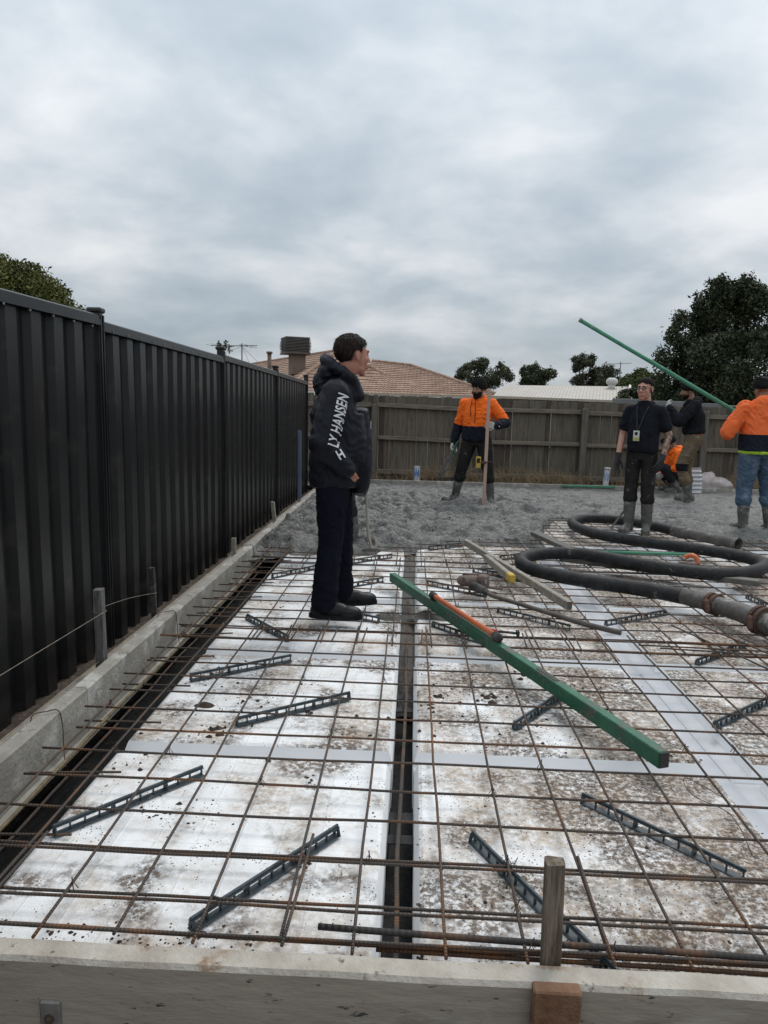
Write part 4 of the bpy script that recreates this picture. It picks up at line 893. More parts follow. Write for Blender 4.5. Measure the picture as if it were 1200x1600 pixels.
# big dark tree on the right (about 22 m away)
rg = random.Random(3); cl = [((9.25, 22, 2.4), (1.4, 1.3, 1.5))]
for k in range(60):
    q = rg.random(); z = .5+4.4*q; w = 2.05*(1-q**2.4)*.95+.30; a = rg.random()*6.28; rr = w*rg.uniform(.4, 1.); cl.append(((9.2+math.cos(a)*rr+.1*q, 22+math.sin(a)*rr*.8, z), (.52-.18*q, .52-.18*q, .55-.15*q)))
for (x, z) in ((8.2, 4.45), (8.55, 4.85), (8.75, 5.0), (9.3, 4.95), (9.5, 5.05), (9.9, 4.75), (10.3, 4.3), (7.5, 3.55), (7.25, 2.9), (7.2, 2.2), (7.7, 4.0), (10.8, 3.6), (11.1, 2.8)): cl.append(((x, 22, z), (.27, .3, .36)))
tree('dark_tree', 'large dark dense tree at the right edge above the fence', (9.25, 22, -.3), cl, 80000, .12, 'leaf_dark', .2, 11, shell=.2, gapt=-.3)
rg = random.Random(5)
def cloud(cx, cy, cz, w, h, n, r, flat=.8):
    return [((cx, cy, cz), (w*.5, w*.45, h*.4))]+[((cx+rg.uniform(-1, 1)*w*.8, cy+rg.uniform(-.6, .6)*w, cz+rg.uniform(-1, 1)*h*.75), (r*rg.uniform(.6, 1.2), r, r*flat*rg.uniform(.6, 1.1))) for _ in range(n)]
def dome(cx, cy, cz, rx, rz, n, r, top=True):
    out = [((cx, cy, cz), (rx*.6, rx*.5, rz*.6))]
    for _ in range(n):
        a = rg.random()*6.28; p = rg.random()**.6*1.5; out.append(((cx+rx*.86*math.sin(p)*math.cos(a), cy+rx*.7*math.sin(p)*math.sin(a), cz+rz*.88*math.cos(p)), (r*rg.uniform(.6, 1.2), r, r*rg.uniform(.5, .9))))
    return out
tree('olive_tree', 'olive green rounded tree showing above the black fence at far left', (-9.8, 15.5, -.3), dome(-9.8, 15.5, 1.75, 3.3, 2.85, 150, .42), 80000, .09, 'leaf_olive', .2, 12, shell=.3, gapt=-.6)
tree('gum_tree', 'spreading dark gum tree far behind the tiled roof', (5.5, 58, -.3), dome(5.4, 58, 3.6, 2.25, 1.5, 34, .5)+[((5.4, 58, 3.4), (1.4, 1., .4))], 18000, .19, 'leaf_gum', .2, 13, shell=.35, gapt=-.32)
tree('gum_tree', 'small dark tree far behind the pale roof, left of its ventilator', (9.3, 56, -.3), cloud(9.2, 56, 3.55, 1.25, 1.25, 22, .45, 1.1), 11000, .19, 'leaf_dark', .16, 14, shell=.35)
tree('gum_tree', 'tall ragged gum tree far behind the pale roof ventilator', (12.2, 54, -.3), cloud(12.2, 54, 4.0, .95, 1.6, 24, .42, .9), 11000, .18, 'leaf_gum', .18, 15, shell=.3)
tree('gum_tree', 'leaning gum tree far behind, right of the ragged one', (13.7, 55, -.3), cloud(13.8, 55, 3.5, 1.1, 1.2, 20, .42, .9), 9000, .18, 'leaf_gum', .16, 21, shell=.3)
tree('leafy_tree', 'pale green airy tree far behind, between gum tree and dark tree', (12.4, 46, -.3), cloud(12.5, 46, 3.1, 1.5, 1.1, 22, .42, .8), 11000, .16, 'leaf_gum', .16, 16, shell=.3)
tree('leafy_tree', 'yellow-green bushy tree beside the big dark tree', (11., 36.5, -.3), dome(11., 36.5, 2.0, 1.5, 1.3, 34, .38), 14000, .13, 'leaf_lime', .14, 17, shell=.5)
tree('dark_shrub', 'low dark shrub between the pale house and the big dark tree', (8.4, 27, -.3), dome(8.5, 27, 1.3, 1.1, 1.25, 26, .36), 12000, .11, 'leaf_dark', .1, 18, shell=.5)
tree('leafy_shrub', 'dull green shrub behind the right end of the pale house', (12.8, 42, -.3), dome(12.9, 42, 1.8, 1.6, 1.3, 26, .45), 11000, .15, 'leaf_gum', .1, 19, shell=.5)
tree('sprig', 'spindly young tree tip beside the television aerial', (-8.2, 31, -.3), [((-8.2, 31, 3.3), (.10, .10, .2)), ((-8.36, 31, 3.72), (.07, .08, .2)), ((-8.12, 31, 3.75), (.08, .08, .22)), ((-7.92, 31, 3.62), (.07, .08, .2)), ((-8.15, 31, 3.1), (.2, .18, .2))], 420, .12, 'leaf_gum', .04, 20, shell=.2)
# ------------------------------------------------------------------ people
def cloth(name, c, c2=None, rough=.85, bump=.5, bscale=90, stretch=None, spots=None, scale=7, sheen=0., spec=.12):
    m = mat(name, c, rough, c2 or tuple(x*.7 for x in c), scale, (.35, .68), bump=bump, bscale=bscale, bdist=.006, spec=spec, spots=spots, stretch=stretch)
    return m
PM = dict(
 navy=cloth('navy_shell', (.0055, .0062, .011), (.009, .010, .016), .55, .25, 30, spec=.22), navy_hood=cloth('navy_hood', (.010, .0115, .018), (.015, .017, .025), .6, .25, 30, spec=.22), trouser_navy=cloth('navy_trousers', (.005, .0055, .011), (.0075, .0085, .015), .9),
 black=cloth('black_cloth', (.010, .010, .012), (.016, .016, .018), .9), charcoal=cloth('charcoal_cloth', (.016, .016, .018), (.026, .026, .028), .9, spots=[((.10, .095, .088), 22, .62, .72)]),
 tee=cloth('dark_tee', (.009, .010, .015), (.014, .016, .022), .9), black_pants=cloth('black_work_trousers', (.018, .017, .017), (.030, .028, .027), .9, spots=[((.11, .10, .09), 15, .60, .70)]),
 hiviz=cloth('hiviz_orange', (.90, .17, .022), (.78, .13, .018), .75), hiviz_red=cloth('hiviz_coral', (.88, .18, .055), (.76, .14, .04), .75), neon=cloth('lime_hem', (.45, .68, .06), (.38, .60, .05), .7),
 navy_knit=cloth('navy_knit', (.012, .014, .024), (.020, .022, .032), .9, spots=[((.08, .08, .08), 18, .66, .74)]),
 jeans=cloth('blue_denim', (.085, .130, .185), (.050, .085, .135), .9, spots=[((.16, .20, .25), 7, .52, .68)]), khaki=cloth('khaki_cotton', (.165, .125, .080), (.115, .085, .055), .9, spots=[((.20, .185, .165), 12, .58, .70)]),
 boot=cloth('cement_caked_gumboot', (.135, .13, .12), (.06, .058, .055), .7, .7, 40, spots=[((.24, .235, .22), 9, .52, .64)]), shoe=cloth('black_leather', (.010, .010, .011), (.014, .014, .015), .45, .3, 60, spec=.22),
 glove_white=cloth('white_glove', (.50, .49, .47), (.36, .35, .33), .8), glove_dark=cloth('dark_glove', (.028, .030, .032), (.05, .052, .052), .7),
 hair=mat('dark_brown_hair', (.016, .010, .008), .6, (.032, .021, .016), 60, (.4, .6), spec=.2, bump=.9, bscale=160, bdist=.01, stretch=(1, 1, .25)), hair_black=mat('black_hair', (.010, .008, .007), .8, (.018, .014, .012), 60, spec=.1, bump=.4, bscale=150, bdist=.01),
 turban=cloth('black_turban', (.009, .009, .010), (.015, .015, .016), .85, 1., 26, stretch=(1, 1, 5)),
 skin=mat('ruddy_skin', (.46, .225, .165), .5, (.40, .17, .12), 22, (.3, .7), sss=.15, spec=.35), skin_light=mat('light_skin', (.52, .30, .225), .5, (.46, .235, .17), 22, (.3, .7), sss=.15, spec=.35), skin_brown=mat('brown_skin', (.27, .145, .090), .5, (.22, .115, .07), 22, (.3, .7), sss=.12, spec=.35),
 tattoo=mat('tattooed_skin', (.40, .24, .18), .5, (.10, .085, .08), 30, (.47, .60), sss=.1, spec=.35, detail=3.),
 eye=mat('eye', (.02, .015, .012), .15), eyewhite=mat('eyewhite', (.30, .27, .25), .4), lip=mat('lip', (.30, .12, .10), .5), frame=mat('spectacle_frame', (.015, .013, .013), .3),
 lanyard=cloth('lanyard', (.05, .055, .055)), badge=mat('badge_card', (.60, .62, .58), .4, (.50, .53, .46), 40), badge2=mat('badge_lime', (.40, .42, .13), .5), print=mat('white_print', (.72, .73, .74), .6, (.64, .65, .66), 20), redpatch=mat('red_patch', (.5, .05, .05), .6),
 scarf=cloth('brown_collar', (.06, .045, .04), (.09, .07, .06)))

def remesh(mb, voxel, smooth=4, wr=0., wscale=(14, 14, 7), seed=0., floor=None, crease=0.):
    me = mb.mesh('tmp', PM['black']); o = bpy.data.objects.new('tmp', me); COL.objects.link(o)
    a = o.modifiers.new('r', 'REMESH'); a.mode = 'VOXEL'; a.voxel_size = voxel; a.use_smooth_shade = True
    if smooth: s = o.modifiers.new('s', 'SMOOTH'); s.factor = .5; s.iterations = smooth
    dg = bpy.context.evaluated_depsgraph_get(); m2 = bpy.data.meshes.new_from_object(o.evaluated_get(dg)); bpy.data.objects.remove(o); bpy.data.meshes.remove(me)
    n = len(m2.vertices); P = np.zeros(n*3); m2.vertices.foreach_get('co', P); P = P.reshape(-1, 3)
    if wr:
        Nn = np.zeros(n*3); m2.vertices.foreach_get('normal', Nn); Nn = Nn.reshape(-1, 3)
        x, y, z = P[:, 0]*wscale[0]+seed, P[:, 1]*wscale[1], P[:, 2]*wscale[2]
        w = .6*fbm(x*.6, y*.6, z*.6, 2) + .7*(.35-np.abs(fbm(x+.8*y, y-.3*x, z*1.5+.9*x, 3)))
        q1 = fbm(x*.45+3, y*.45, z*.45, 2)*1.6                                   # folds: sharp creases with soft backs, running across the cloth
        fold = np.abs(((z*.9+.55*x-.4*y+q1*1.5) % 1.)-.5)*2; m1 = np.clip(fbm(x*.35, y*.35+9, z*.35, 2)*2.2+.35, 0, 1)
        fold2 = np.abs(((z*1.3-.8*x+.5*y+q1*2.1) % 1.)-.5)*2; m2_ = np.clip(fbm(x*.4+5, y*.4, z*.4+4, 2)*2.2+.2, 0, 1)
        w = w+.55*(fold**1.6-.45)*m1+.45*(fold2**1.6-.45)*m2_
        P = P+Nn*(wr*w)[:, None]
    if floor is not None: P[:, 2] = np.maximum(P[:, 2], floor)
    m2.vertices.foreach_set('co', P.ravel()); m2.materials.clear(); m2.update(); m2.polygons.foreach_set('use_smooth', [True]*len(m2.polygons))
    return m2
def put(name, me, mats, parent, zone=None, label=None):
    mats = mats if isinstance(mats, (list, tuple)) else [mats]
    for m in mats: me.materials.append(m)
    if zone:
        c = np.zeros(len(me.polygons)*3); me.polygons.foreach_get('center', c); me.polygons.foreach_set('material_index', zone(c.reshape(-1, 3)).astype(int))
    o = link(name, me, parent)
    if label: o['label'] = label
    return o
def seg_t(P, a, b):
    a, b = np.array(a), np.array(b); d = b-a; t = np.clip(((P-a)@d)/(d@d), 0, 1); return t, np.linalg.norm(P-a-t[:, None]*d, axis=1)

HEADP = [('e', (0, -.018, .036), (.074, .096, .080)), ('e', (0, .030, -.012), (.061, .064, .088)), ('e', (0, .030, -.068), (.052, .050, .038)), ('e', (0, .070, -.097), (.024, .020, .018)),
 ('c', (0, .088, .022), (0, .110, -.020), .008, .0125), ('e', (.012, .096, -.026), (.009, .010, .008)), ('e', (-.012, .096, -.026), (.009, .010, .008)),
 ('c', (-.036, .076, .030), (.036, .076, .030), .013, .013), ('e', (.038, .060, -.018), (.022, .026, .026)), ('e', (-.038, .060, -.018), (.022, .026, .026)),
 ('e', (0, .084, -.058), (.026, .014, .008)), ('e', (0, .083, -.070), (.022, .014, .009)),
 ('e', (.078, -.012, .000), (.008, .020, .030)), ('e', (-.078, -.012, .000), (.008, .020, .030)), ('e', (.078, -.008, -.026), (.008, .011, .012)), ('e', (-.078, -.008, -.026), (.008, .011, .012))]
def head_into(mb, c, rot, s=1., infl=0., skip_face=False):
    for p in HEADP:
        if p[0] == 'e':
            if skip_face and abs(p[1][0]) > .07: continue
            mb.ell(c+rot@(Vector(p[1])*s), [x*s+infl for x in p[2]], rot, 14, 10)
        elif not skip_face: mb.cap(c+rot@(Vector(p[1])*s), c+rot@(Vector(p[2])*s), p[3]*s+infl, p[4]*s+infl, 10)
def shell(parent, name, c, rot, s, infl, keep, m, noise=.003, seed=0., voxel=.006, nscale=70):
    """hair or beard: the skull inflated a little, cut to a region given in head coordinates"""
    mb = MB(); head_into(mb, c, rot, s, infl, True); me = remesh(mb, voxel, 2)
    n = len(me.vertices); P = np.zeros(n*3); me.vertices.foreach_get('co', P); P = P.reshape(-1, 3); L = ((P-np.array(c))@np.array(rot))/s
    nn = fbm(L[:, 0]*nscale+seed, L[:, 1]*nscale, L[:, 2]*nscale*.35, 3); me.vertices.foreach_set('co', (P+(P-np.array(c))/np.linalg.norm(P-np.array(c), axis=1)[:, None]*(noise*nn)[:, None]).ravel())
    kf = keep(L[:, 0], L[:, 1], L[:, 2], .012*fbm(L[:, 0]*45+seed, L[:, 1]*45, L[:, 2]*45, 2))
    bm = bmesh.new(); bm.from_mesh(me); bm.verts.ensure_lookup_table(); bmesh.ops.delete(bm, geom=[v for v in bm.verts if not kf[v.index]], context='VERTS')
    # close the rim towards the skull
    be = [e for e in bm.edges if e.is_boundary]; r = bmesh.ops.extrude_edge_only(bm, edges=be)
    for v in [g for g in r['geom'] if isinstance(g, bmesh.types.BMVert)]: v.co = c+(v.co-c)*.86
    bm.to_mesh(me); bm.free(); me.polygons.foreach_set('use_smooth', [True]*len(me.polygons)); return put(name, me, m, parent)
def hand(mb, w, d, palm, curl=.5, side=1, s=1., spread=.10):
    """palm and five fingers: w wrist, d direction of the fingers, palm the way the palm faces, side +1 right hand"""
    d = Vector(d).normalized(); pn = Vector(palm); pn = (pn-d*pn.dot(d)).normalized(); x = d.cross(pn).normalized()*side   # x points to the little finger side for side=+1
    w = Vector(w)
    for k in range(4):
        off = (-.030+.020*k)*s; kn = w+d*(.092-.006*abs(k-1.2))*s+x*off
        mb.cap(w+d*.012*s+x*off*.55, kn, .017*s, .0135*s, 10)
        L = (.072, .080, .074, .058)[k]*s; p = kn; ang = 0; dd = d+x*(spread*(k-1.5))
        for j, q in enumerate((.45, .32, .25)):
            ang += curl*(.55, .9, .7)[j]; v = (dd*math.cos(ang)+pn*math.sin(ang)).normalized(); e = p+v*L*q; mb.cap(p, e, (.0098-.0012*j)*s, (.0088-.0012*j)*s, 9); p = e
    b = w+d*.028*s-x*.030*s; th = [b, b-x*.030*s+d*.030*s+pn*.018*s, b-x*(.034-.012*curl)*s+d*.062*s+pn*(.026+.015*curl)*s, b-x*(.026-.02*curl)*s+d*.084*s+pn*(.030+.02*curl)*s]
    mb.chain(th, [.0155*s, .0125*s, .0105*s, .0085*s], 9)
    mb.cap(w-d*.03*s, w+d*.02*s, .025*s, .024*s, 12)
def foot(mb, a, yaw, s=1., toe=.0):
    """a shoe or boot foot below ankle a"""
    f = Vector((-math.sin(yaw), math.cos(yaw), 0)); rt = Matrix.Rotation(yaw, 3, 'Z'); b = Vector((a[0], a[1], a[2]-.085))
    mb.ell(b+f*-.035*s+Vector((0, 0, .040)), (.040*s, .052*s, .050), rt); mb.ell(b+f*.05*s+Vector((0, 0, .045)), (.042*s, .085*s, .052), rt); mb.ell(b+f*.125*s+Vector((0, 0, .034+toe)), (.050*s, .078*s, .042), rt)
    mb.cap(b+f*-.02+Vector((0, 0, .06)), Vector(a), .044*s, .046*s)
def sole(name, mb_owner, a, yaw, m, s=1.):
    f = Vector((-math.sin(yaw), math.cos(yaw), 0)); x = Vector((f.y, -f.x, 0)); b = Vector((a[0], a[1], a[2]-.085)); mb = MB(); vs = []; n = 22
    for k in range(n):
        t = 2*math.pi*k/n; ly = math.sin(t); wx = .048*(1-.14*(ly < 0)); vs.append(b+f*(.055+.146*ly)*s+x*wx*math.copysign(abs(math.cos(t))**.7, math.cos(t))*s)
    mb.add([v+Vector((0, 0, -.004)) for v in vs]+[v+Vector((0, 0, .022)) for v in vs], [tuple(range(n))[::-1], tuple(n+k for k in range(n))]+[(k, (k+1) % n, n+(k+1) % n, n+k) for k in range(n)])
    me = mb.mesh(name, m); return link(name, me, mb_owner)

def person(lab, loc, heading, J, S):
    """J joints in the person's own frame (x right, y ahead, z up); S clothes"""
    t = thing('person', lab, 'person', loc, None, heading); t.location = loc
    j = {k: Vector(v) for k, v in J.items() if k not in ('hrot', 'fyaw')}
    hr = Euler((R(J['hrot'][0]), R(J['hrot'][1]), R(J['hrot'][2]))).to_matrix(); hs = S.get('head', 1.0); g = S.get('girth', 1.)
    # body: one continuous surface
    b = MB(); head_into(b, j['head'], hr, hs)
    b.cap(j['neck'], j['head']+hr@Vector((0, -.02, -.06)), S.get('neck', .056), S.get('neck', .056)*.95)
    mid = (j['pelvis']+j['chest'])/2
    tp = [j['pelvis']-(j['chest']-j['pelvis']).normalized()*.05, j['pelvis'], j['pelvis'].lerp(j['chest'], .5)+Vector(S.get('belly', (0, .01, 0))), j['chest'], j['chest'].lerp(j['neck'], .6), j['neck']]
    tw = [(.10, .08), (.150*g, .105*g), (.140*g, .105*g), (.155*g, .110*g), (.135, .085), (.06, .055)]
    b.loft([(p, w[0], w[1]) for p, w in zip(tp, tw)])
    for s in 'RL':
        b.chain([j['sh'+s], j['el'+s], j['wr'+s]], [.050, .040, .027]); b.cap(j['chest'].lerp(j['neck'], .55), j['sh'+s], .065, .055)
        b.chain([j['hip'+s], j['kn'+s], j['an'+s]], [.078, .050, .032])
        if S.get('bare') : hand(b, j['wr'+s], j['hd'+s]-j['wr'+s], J.get('palm'+s, (0, 1, 0)), S.get('curl', .6), 1 if s == 'R' else -1)
        b.cap(j['an'+s], j['an'+s]+Vector((0, .0, -.03)), .030, .026)
    me = remesh(b, .0062, 3)
    zone = None; mats = [S['skin']]
    if S.get('tattoo'):
        mats = [S['skin'], PM['tattoo']]
        def zone(P):
            z = np.zeros(len(P))
            for a_, c_ in ((j['elL'], j['wrL']), (j['shL'], j['elL'])): tt, dd = seg_t(P, a_, c_); z = np.where(dd < .062, 1, z)
            return np.where(P[:, 2] < j['shL'].z-.08, z, 0)
    put('body', me, mats, t, zone)
    # eyes and brows
    for s in (-1, 1):
        e = MB(); e.ell(j['head']+hr@Vector((s*.031*hs, .0745*hs, .010*hs)), [.0115*hs]*3); eo = link('eye', e.mesh('eye', PM['eyewhite'], True), t)
        q = MB(); q.ell(j['head']+hr@Vector((s*.031*hs, .083*hs, .010*hs)), [.0055*hs]*3, None, 10, 7); link('iris', q.mesh('iris', PM['eye'], True), eo)
        q = MB(); q.cap(j['head']+hr@Vector((s*.014*hs, .090*hs, .030*hs)), j['head']+hr@Vector((s*.046*hs, .078*hs, .031*hs)), .0048, .0032, 8); link('eyebrow', q.mesh('eyebrow', S['hair'], True), t)
    q = MB(); q.cap(j['head']+hr@Vector((-.020*hs, .0905*hs, -.064*hs)), j['head']+hr@Vector((.020*hs, .0905*hs, -.064*hs)), .0055, .0055, 8); link('lips', q.mesh('lips', PM['lip'] if not S.get('beard') else PM['lip'], True), t)
    # trousers
    tr = MB(); up = (j['chest']-j['pelvis']).normalized(); lw = S.get('leg', 1.)
    tr.loft([(j['pelvis']-up*.10, .125*g, .10*g), (j['pelvis']-up*.02, .168*g, .130*g), (j['pelvis']+up*.08, .160*g, .125*g), (j['pelvis']+up*.16, .150*g, .115*g)])
    for s in 'RL':
        k_, a_ = j['kn'+s], j['an'+s]; top = a_.lerp(k_, S.get('boot_h', .0)) if S.get('boot_h') else a_+Vector((0, -.012, .012))
        tr.chain([j['hip'+s], j['hip'+s].lerp(k_, .5), k_, top], [.100*lw*g, .090*lw*g, .074*lw, S.get('cuff', .066)])
        if S.get('boot_h'): tr.cap(top+(k_-top)*.10, top+(k_-top)*.22, .076*lw, .076*lw)
    put('trousers', remesh(tr, .010, 5, S.get('twr', .011), (16, 16, 22 if S.get('boot_h') else 12), 3.3), S['trousers'], t, S.get('trzone'))
    # footwear
    for i, s in enumerate('RL'):
        yaw = R(J['fyaw'][i]); a_ = j['an'+s]; f = MB(); foot(f, a_, yaw, S.get('fs', 1.), .002)
        if S.get('boot_h'):
            top = a_.lerp(j['kn'+s], S['boot_h']+.06); f.chain([a_, a_.lerp(top, .5), top], [.050, .061, .066])
        else: f.cap(a_, a_+Vector((0, -.005, .03)), .045, .046)
        fo = put('boot' if S.get('boot_h') else 'shoe', remesh(f, .0075, 4, .006 if S.get('boot_h') else .002, (9, 9, 22), 1.+i, floor=a_.z-.085), S['shoes'], t)
        sole('sole', fo, a_, yaw, PM['black'] if not S.get('boot_h') else S['shoes'], S.get('fs', 1.)*1.02)
    # top
    if S.get('top'):
        k = MB(); T = S['top']; hem = T['hem']; gw = T.get('w', 1.)
        rings = [(j['pelvis']+up*hem, .178*g*gw, .142*g*gw), (j['pelvis']+up*(hem+.03), .190*g*gw, .155*g*gw), (j['pelvis'].lerp(j['chest'], .45)+Vector(S.get('belly', (0, .01, 0))), .186*g*gw, .155*g*gw), (j['chest']+Vector((0, .005, 0)), .198*g, .148*g), (j['chest'].lerp(j['neck'], .55), .175*g, .115*g), (j['neck']-up*.01, .088, .078), (j['neck']+up*.02, .070, .066)]
        k.loft(rings)
        for s in 'RL':
            k.cap(j['chest'].lerp(j['neck'], .72), j['sh'+s]+Vector((0, 0, -.005)), .074, .066)
            e_, w_ = j['el'+s], j['wr'+s]; sl = T.get('sleeve', 1.); sr = T.get('sr', (.078, .070, .052))
            if sl >= 1: k.chain([j['sh'+s], e_, e_.lerp(w_, .97)], sr)
            else: k.chain([j['sh'+s], j['sh'+s].lerp(e_, sl)], (sr[0]*.86, sr[0]*.84))
        for ex in T.get('extra', []): ex(k, j)
        me = remesh(k, .0095, 4, T.get('wr', .016), T.get('ws', (11, 11, 9)), T.get('seed', 1.))
        zone = T.get('zone'); put(T['name'], me, T['mat'], t, (lambda P: zone(P, j)) if zone else None)
    # gloves
    if S.get('gloves'):
        for s in 'RL':
            if s not in S.get('glove_sides', 'RL'): continue
            hnd = MB(); hand(hnd, j['wr'+s], j['hd'+s]-j['wr'+s], J.get('palm'+s, (0, 1, 0)), J.get('curl'+s, S.get('curl', .6)) if not isinstance(J.get('curl'+s), Vector) else .6, 1 if s == 'R' else -1, 1.1)
            hnd.cap(j['wr'+s].lerp(j['el'+s], .10), j['wr'+s], .034, .032); put('glove', remesh(hnd, .0042, 2), S['gloves'], t)
    return t, j, hr, hs
def curl_fix(J): return {k: v for k, v in J.items() if not k.startswith('curl')}
hair_short = lambda x, y, z, n: ((z+n > .012+np.clip(y*1.05, -.02, .2)) & (y < .088)) | ((y < -.028) & (z+n > -.062)) | ((np.abs(x) > .052) & (y < .018) & (y > -.05) & (z+n > .024))
def turban(t, c, hr, s, m, full=True):
    mb = MB(); mb.ell(c+hr@Vector((0, -.020, .060))*s, (.098*s, .116*s, .082*s), hr @ Matrix.Rotation(.12, 3, 'X'), 24, 14)
    for k in range(7):
        a = R(-14+k*6); rr = hr @ Matrix.Rotation(.30, 3, 'X') @ Matrix.Rotation((k-3)*.10, 3, 'Y'); ring = []
        for q in range(25): an = 2*math.pi*q/24; ring.append(c+hr@Vector((0, -.016, .040+.011*k))*s+rr@Vector((math.cos(an)*(.098-.004*abs(k-2))*s, math.sin(an)*(.116-.004*abs(k-2))*s, 0)))
        mb.tube(ring, .0145*s, 8, cap=False)
    mb.ell(c+hr@Vector((0, .062, .086))*s, (.05*s, .03*s, .03*s), hr)
    put('turban', remesh(mb, .006, 1), m, t)
def beard(t, c, hr, s, m, big=True):
    shell(t, 'beard', c, hr, s, .009 if big else .004, (lambda x, y, z, n: (y > -.005) & (z+n*.4 < np.where(np.abs(x) > .05, -.030, -.045))) if big else (lambda x, y, z, n: (z+n*.5 < -.046) & (y > .0)), m, .004, 4., nscale=60)

# --- the man in the navy jacket -------------------------------------------------------------
J1 = dict(pelvis=(0.02, -.035, .925), chest=(.01, -.035, 1.27), neck=(.0, .02, 1.475), head=(0, .085, 1.624), hrot=(-3, 0, 29),
          shR=(.180, -.015, 1.395), elR=(.265, -.095, 1.09), wrR=(.200, .055, .935), hdR=(.115, .105, .84), palmR=(-1, 0, .1), shL=(-.18, -.0, 1.41), elL=(-.26, -.06, 1.10), wrL=(-.20, .10, .94), hdL=(-.15, .15, .86), palmL=(1, 0, .1),
          hipR=(.10, -.03, .89), knR=(.125, -.035, .50), anR=(.14, -.065, .088), hipL=(-.08, -.02, .89), knL=(-.12, .03, .50), anL=(-.165, .045, .088), fyaw=(-8, 6))
def j1_extra(k, j):
    # hood gathered on the shoulders, stand collar, open front panel hanging on the far side
    n = j['neck']
    ring = []
    for q in range(13):
        a = R(15+q*27.5); ring.append(n+Vector((.100*math.sin(a), .094*math.cos(a)-.012, .045-.055*math.cos(a)+.02*max(0, -math.cos(a)))))
    k.tube(ring, [.030]+[.036]*11+[.030], 10)
    k.ell(n+Vector((0, -.095, .035)), (.104, .058, .064), Matrix.Rotation(.35, 3, 'X')); k.ell(n+Vector((0, -.135, -.035)), (.090, .042, .08), Matrix.Rotation(.15, 3, 'X'))
    k.cap(n+Vector((.05, .075, -.01)), n+Vector((.06, .105, -.10)), .030, .036); k.cap(n+Vector((-.05, .08, -.01)), n+Vector((-.06, .11, -.10)), .030, .036)
    k.loft([((-.06, .135, 1.30), .12, .05), ((-.07, .155, 1.12), .13, .055), ((-.07, .16, .95), .135, .062), ((-.07, .15, .80), .12, .05), ((-.06, .14, .755), .09, .035)])
    k.loft([((.02, .10, 1.25), .12, .06), ((.06, .12, 1.08), .11, .06), ((.08, .11, .97), .09, .05)])
    k.loft([((.0, -.10, .83), .16, .06), ((.0, -.11, .95), .165, .07), ((0, -.09, 1.1), .15, .07)])
    # bunched sleeve at elbow and cuff
    k.ell(j['elR']+Vector((.0, -.01, .01)), (.062, .068, .075)); k.ell(j['elR'].lerp(j['wrR'], .55)+Vector((0, 0, .0)), (.055, .064, .058)); k.cap(j['wrR']+Vector((.005, -.03, .01)), j['wrR']+Vector((.0, -.005, 0)), .055, .05)
def z_hood(P, j): return ((P[:, 2] > j['neck'].z-.06-.25*np.clip(P[:, 1], -1, 0)*0) & (np.hypot(P[:, 0], P[:, 1]-.0) < .2) & (P[:, 1] < .03)).astype(int)
S1 = dict(skin=PM['skin'], hair=PM['hair'], trousers=PM['trouser_navy'], shoes=PM['shoe'], bare=True, curl=.5, cuff=.078, leg=1.04, girth=1.0, belly=(0, .055, 0), fs=1.14, head=1.05, neck=.066, twr=.020,
          top=dict(name='jacket', hem=-.11, mat=[PM['navy'], PM['navy_hood']], zone=z_hood, extra=[j1_extra], w=.97, wr=.013, ws=(12, 12, 10), seed=2.2, sr=(.084, .082, .056)))
t1, j1, h1_, s1 = person('man in a dark navy hooded jacket standing with his hand in his pocket', (-.475, 4.52, .012), R(-84), J1, S1)
shell(t1, 'hair', j1['head'], h1_, s1, .011, lambda x, y, z, n: ((z+n > .040+np.clip(y*.42, -.02, .2)) & (y < .100)) | ((y < -.036) & (z+n > -.072)) | ((np.abs(x) > .045) & (y < .022) & (z+n > .034)), PM['hair'], .006, 1., nscale=80)
hm = [c for c in t1.children if c.name.startswith('hair')][0]; rs = np.random.default_rng(4); sm = MB(); hv = np.array([v.co for v in hm.data.vertices]); hn = np.array([v.normal for v in hm.data.vertices]); H3 = np.array(h1_); hc = np.array(j1['head'])
for i in rs.choice(len(hv), 5200):
    p = hv[i]; n_ = hn[i]; loc = (p-hc)@H3
    if loc[2] < -.07: continue
    d_ = H3@np.array((rs.normal()*.25, -.35 if loc[2] > .06 else -.45, -1.) if loc[1] < .03 else (rs.normal()*.3-.6*np.sign(loc[0]+.02), .5, -.15 if loc[2] > .05 else -.8)); d_ = d_-n_*(d_@n_); d_ /= np.linalg.norm(d_)+1e-6
    L = rs.uniform(.016, .034); sd_ = np.cross(d_, n_); sd_ /= np.linalg.norm(sd_)+1e-6; w_ = rs.uniform(.0007, .0014); lift = rs.uniform(.0005, .0035)
    a_ = p+n_*.0005; b_ = p+d_*L*.5+n_*lift; c_ = p+d_*L+n_*lift*.5
    sm.add([a_-sd_*w_, a_+sd_*w_, b_+sd_*w_, b_-sd_*w_, c_], [(0, 1, 2, 3), (3, 2, 4)])
tag(link('hair_strands', sm.mesh('hair_strands', PM['hair']), hm), kind='stuff')
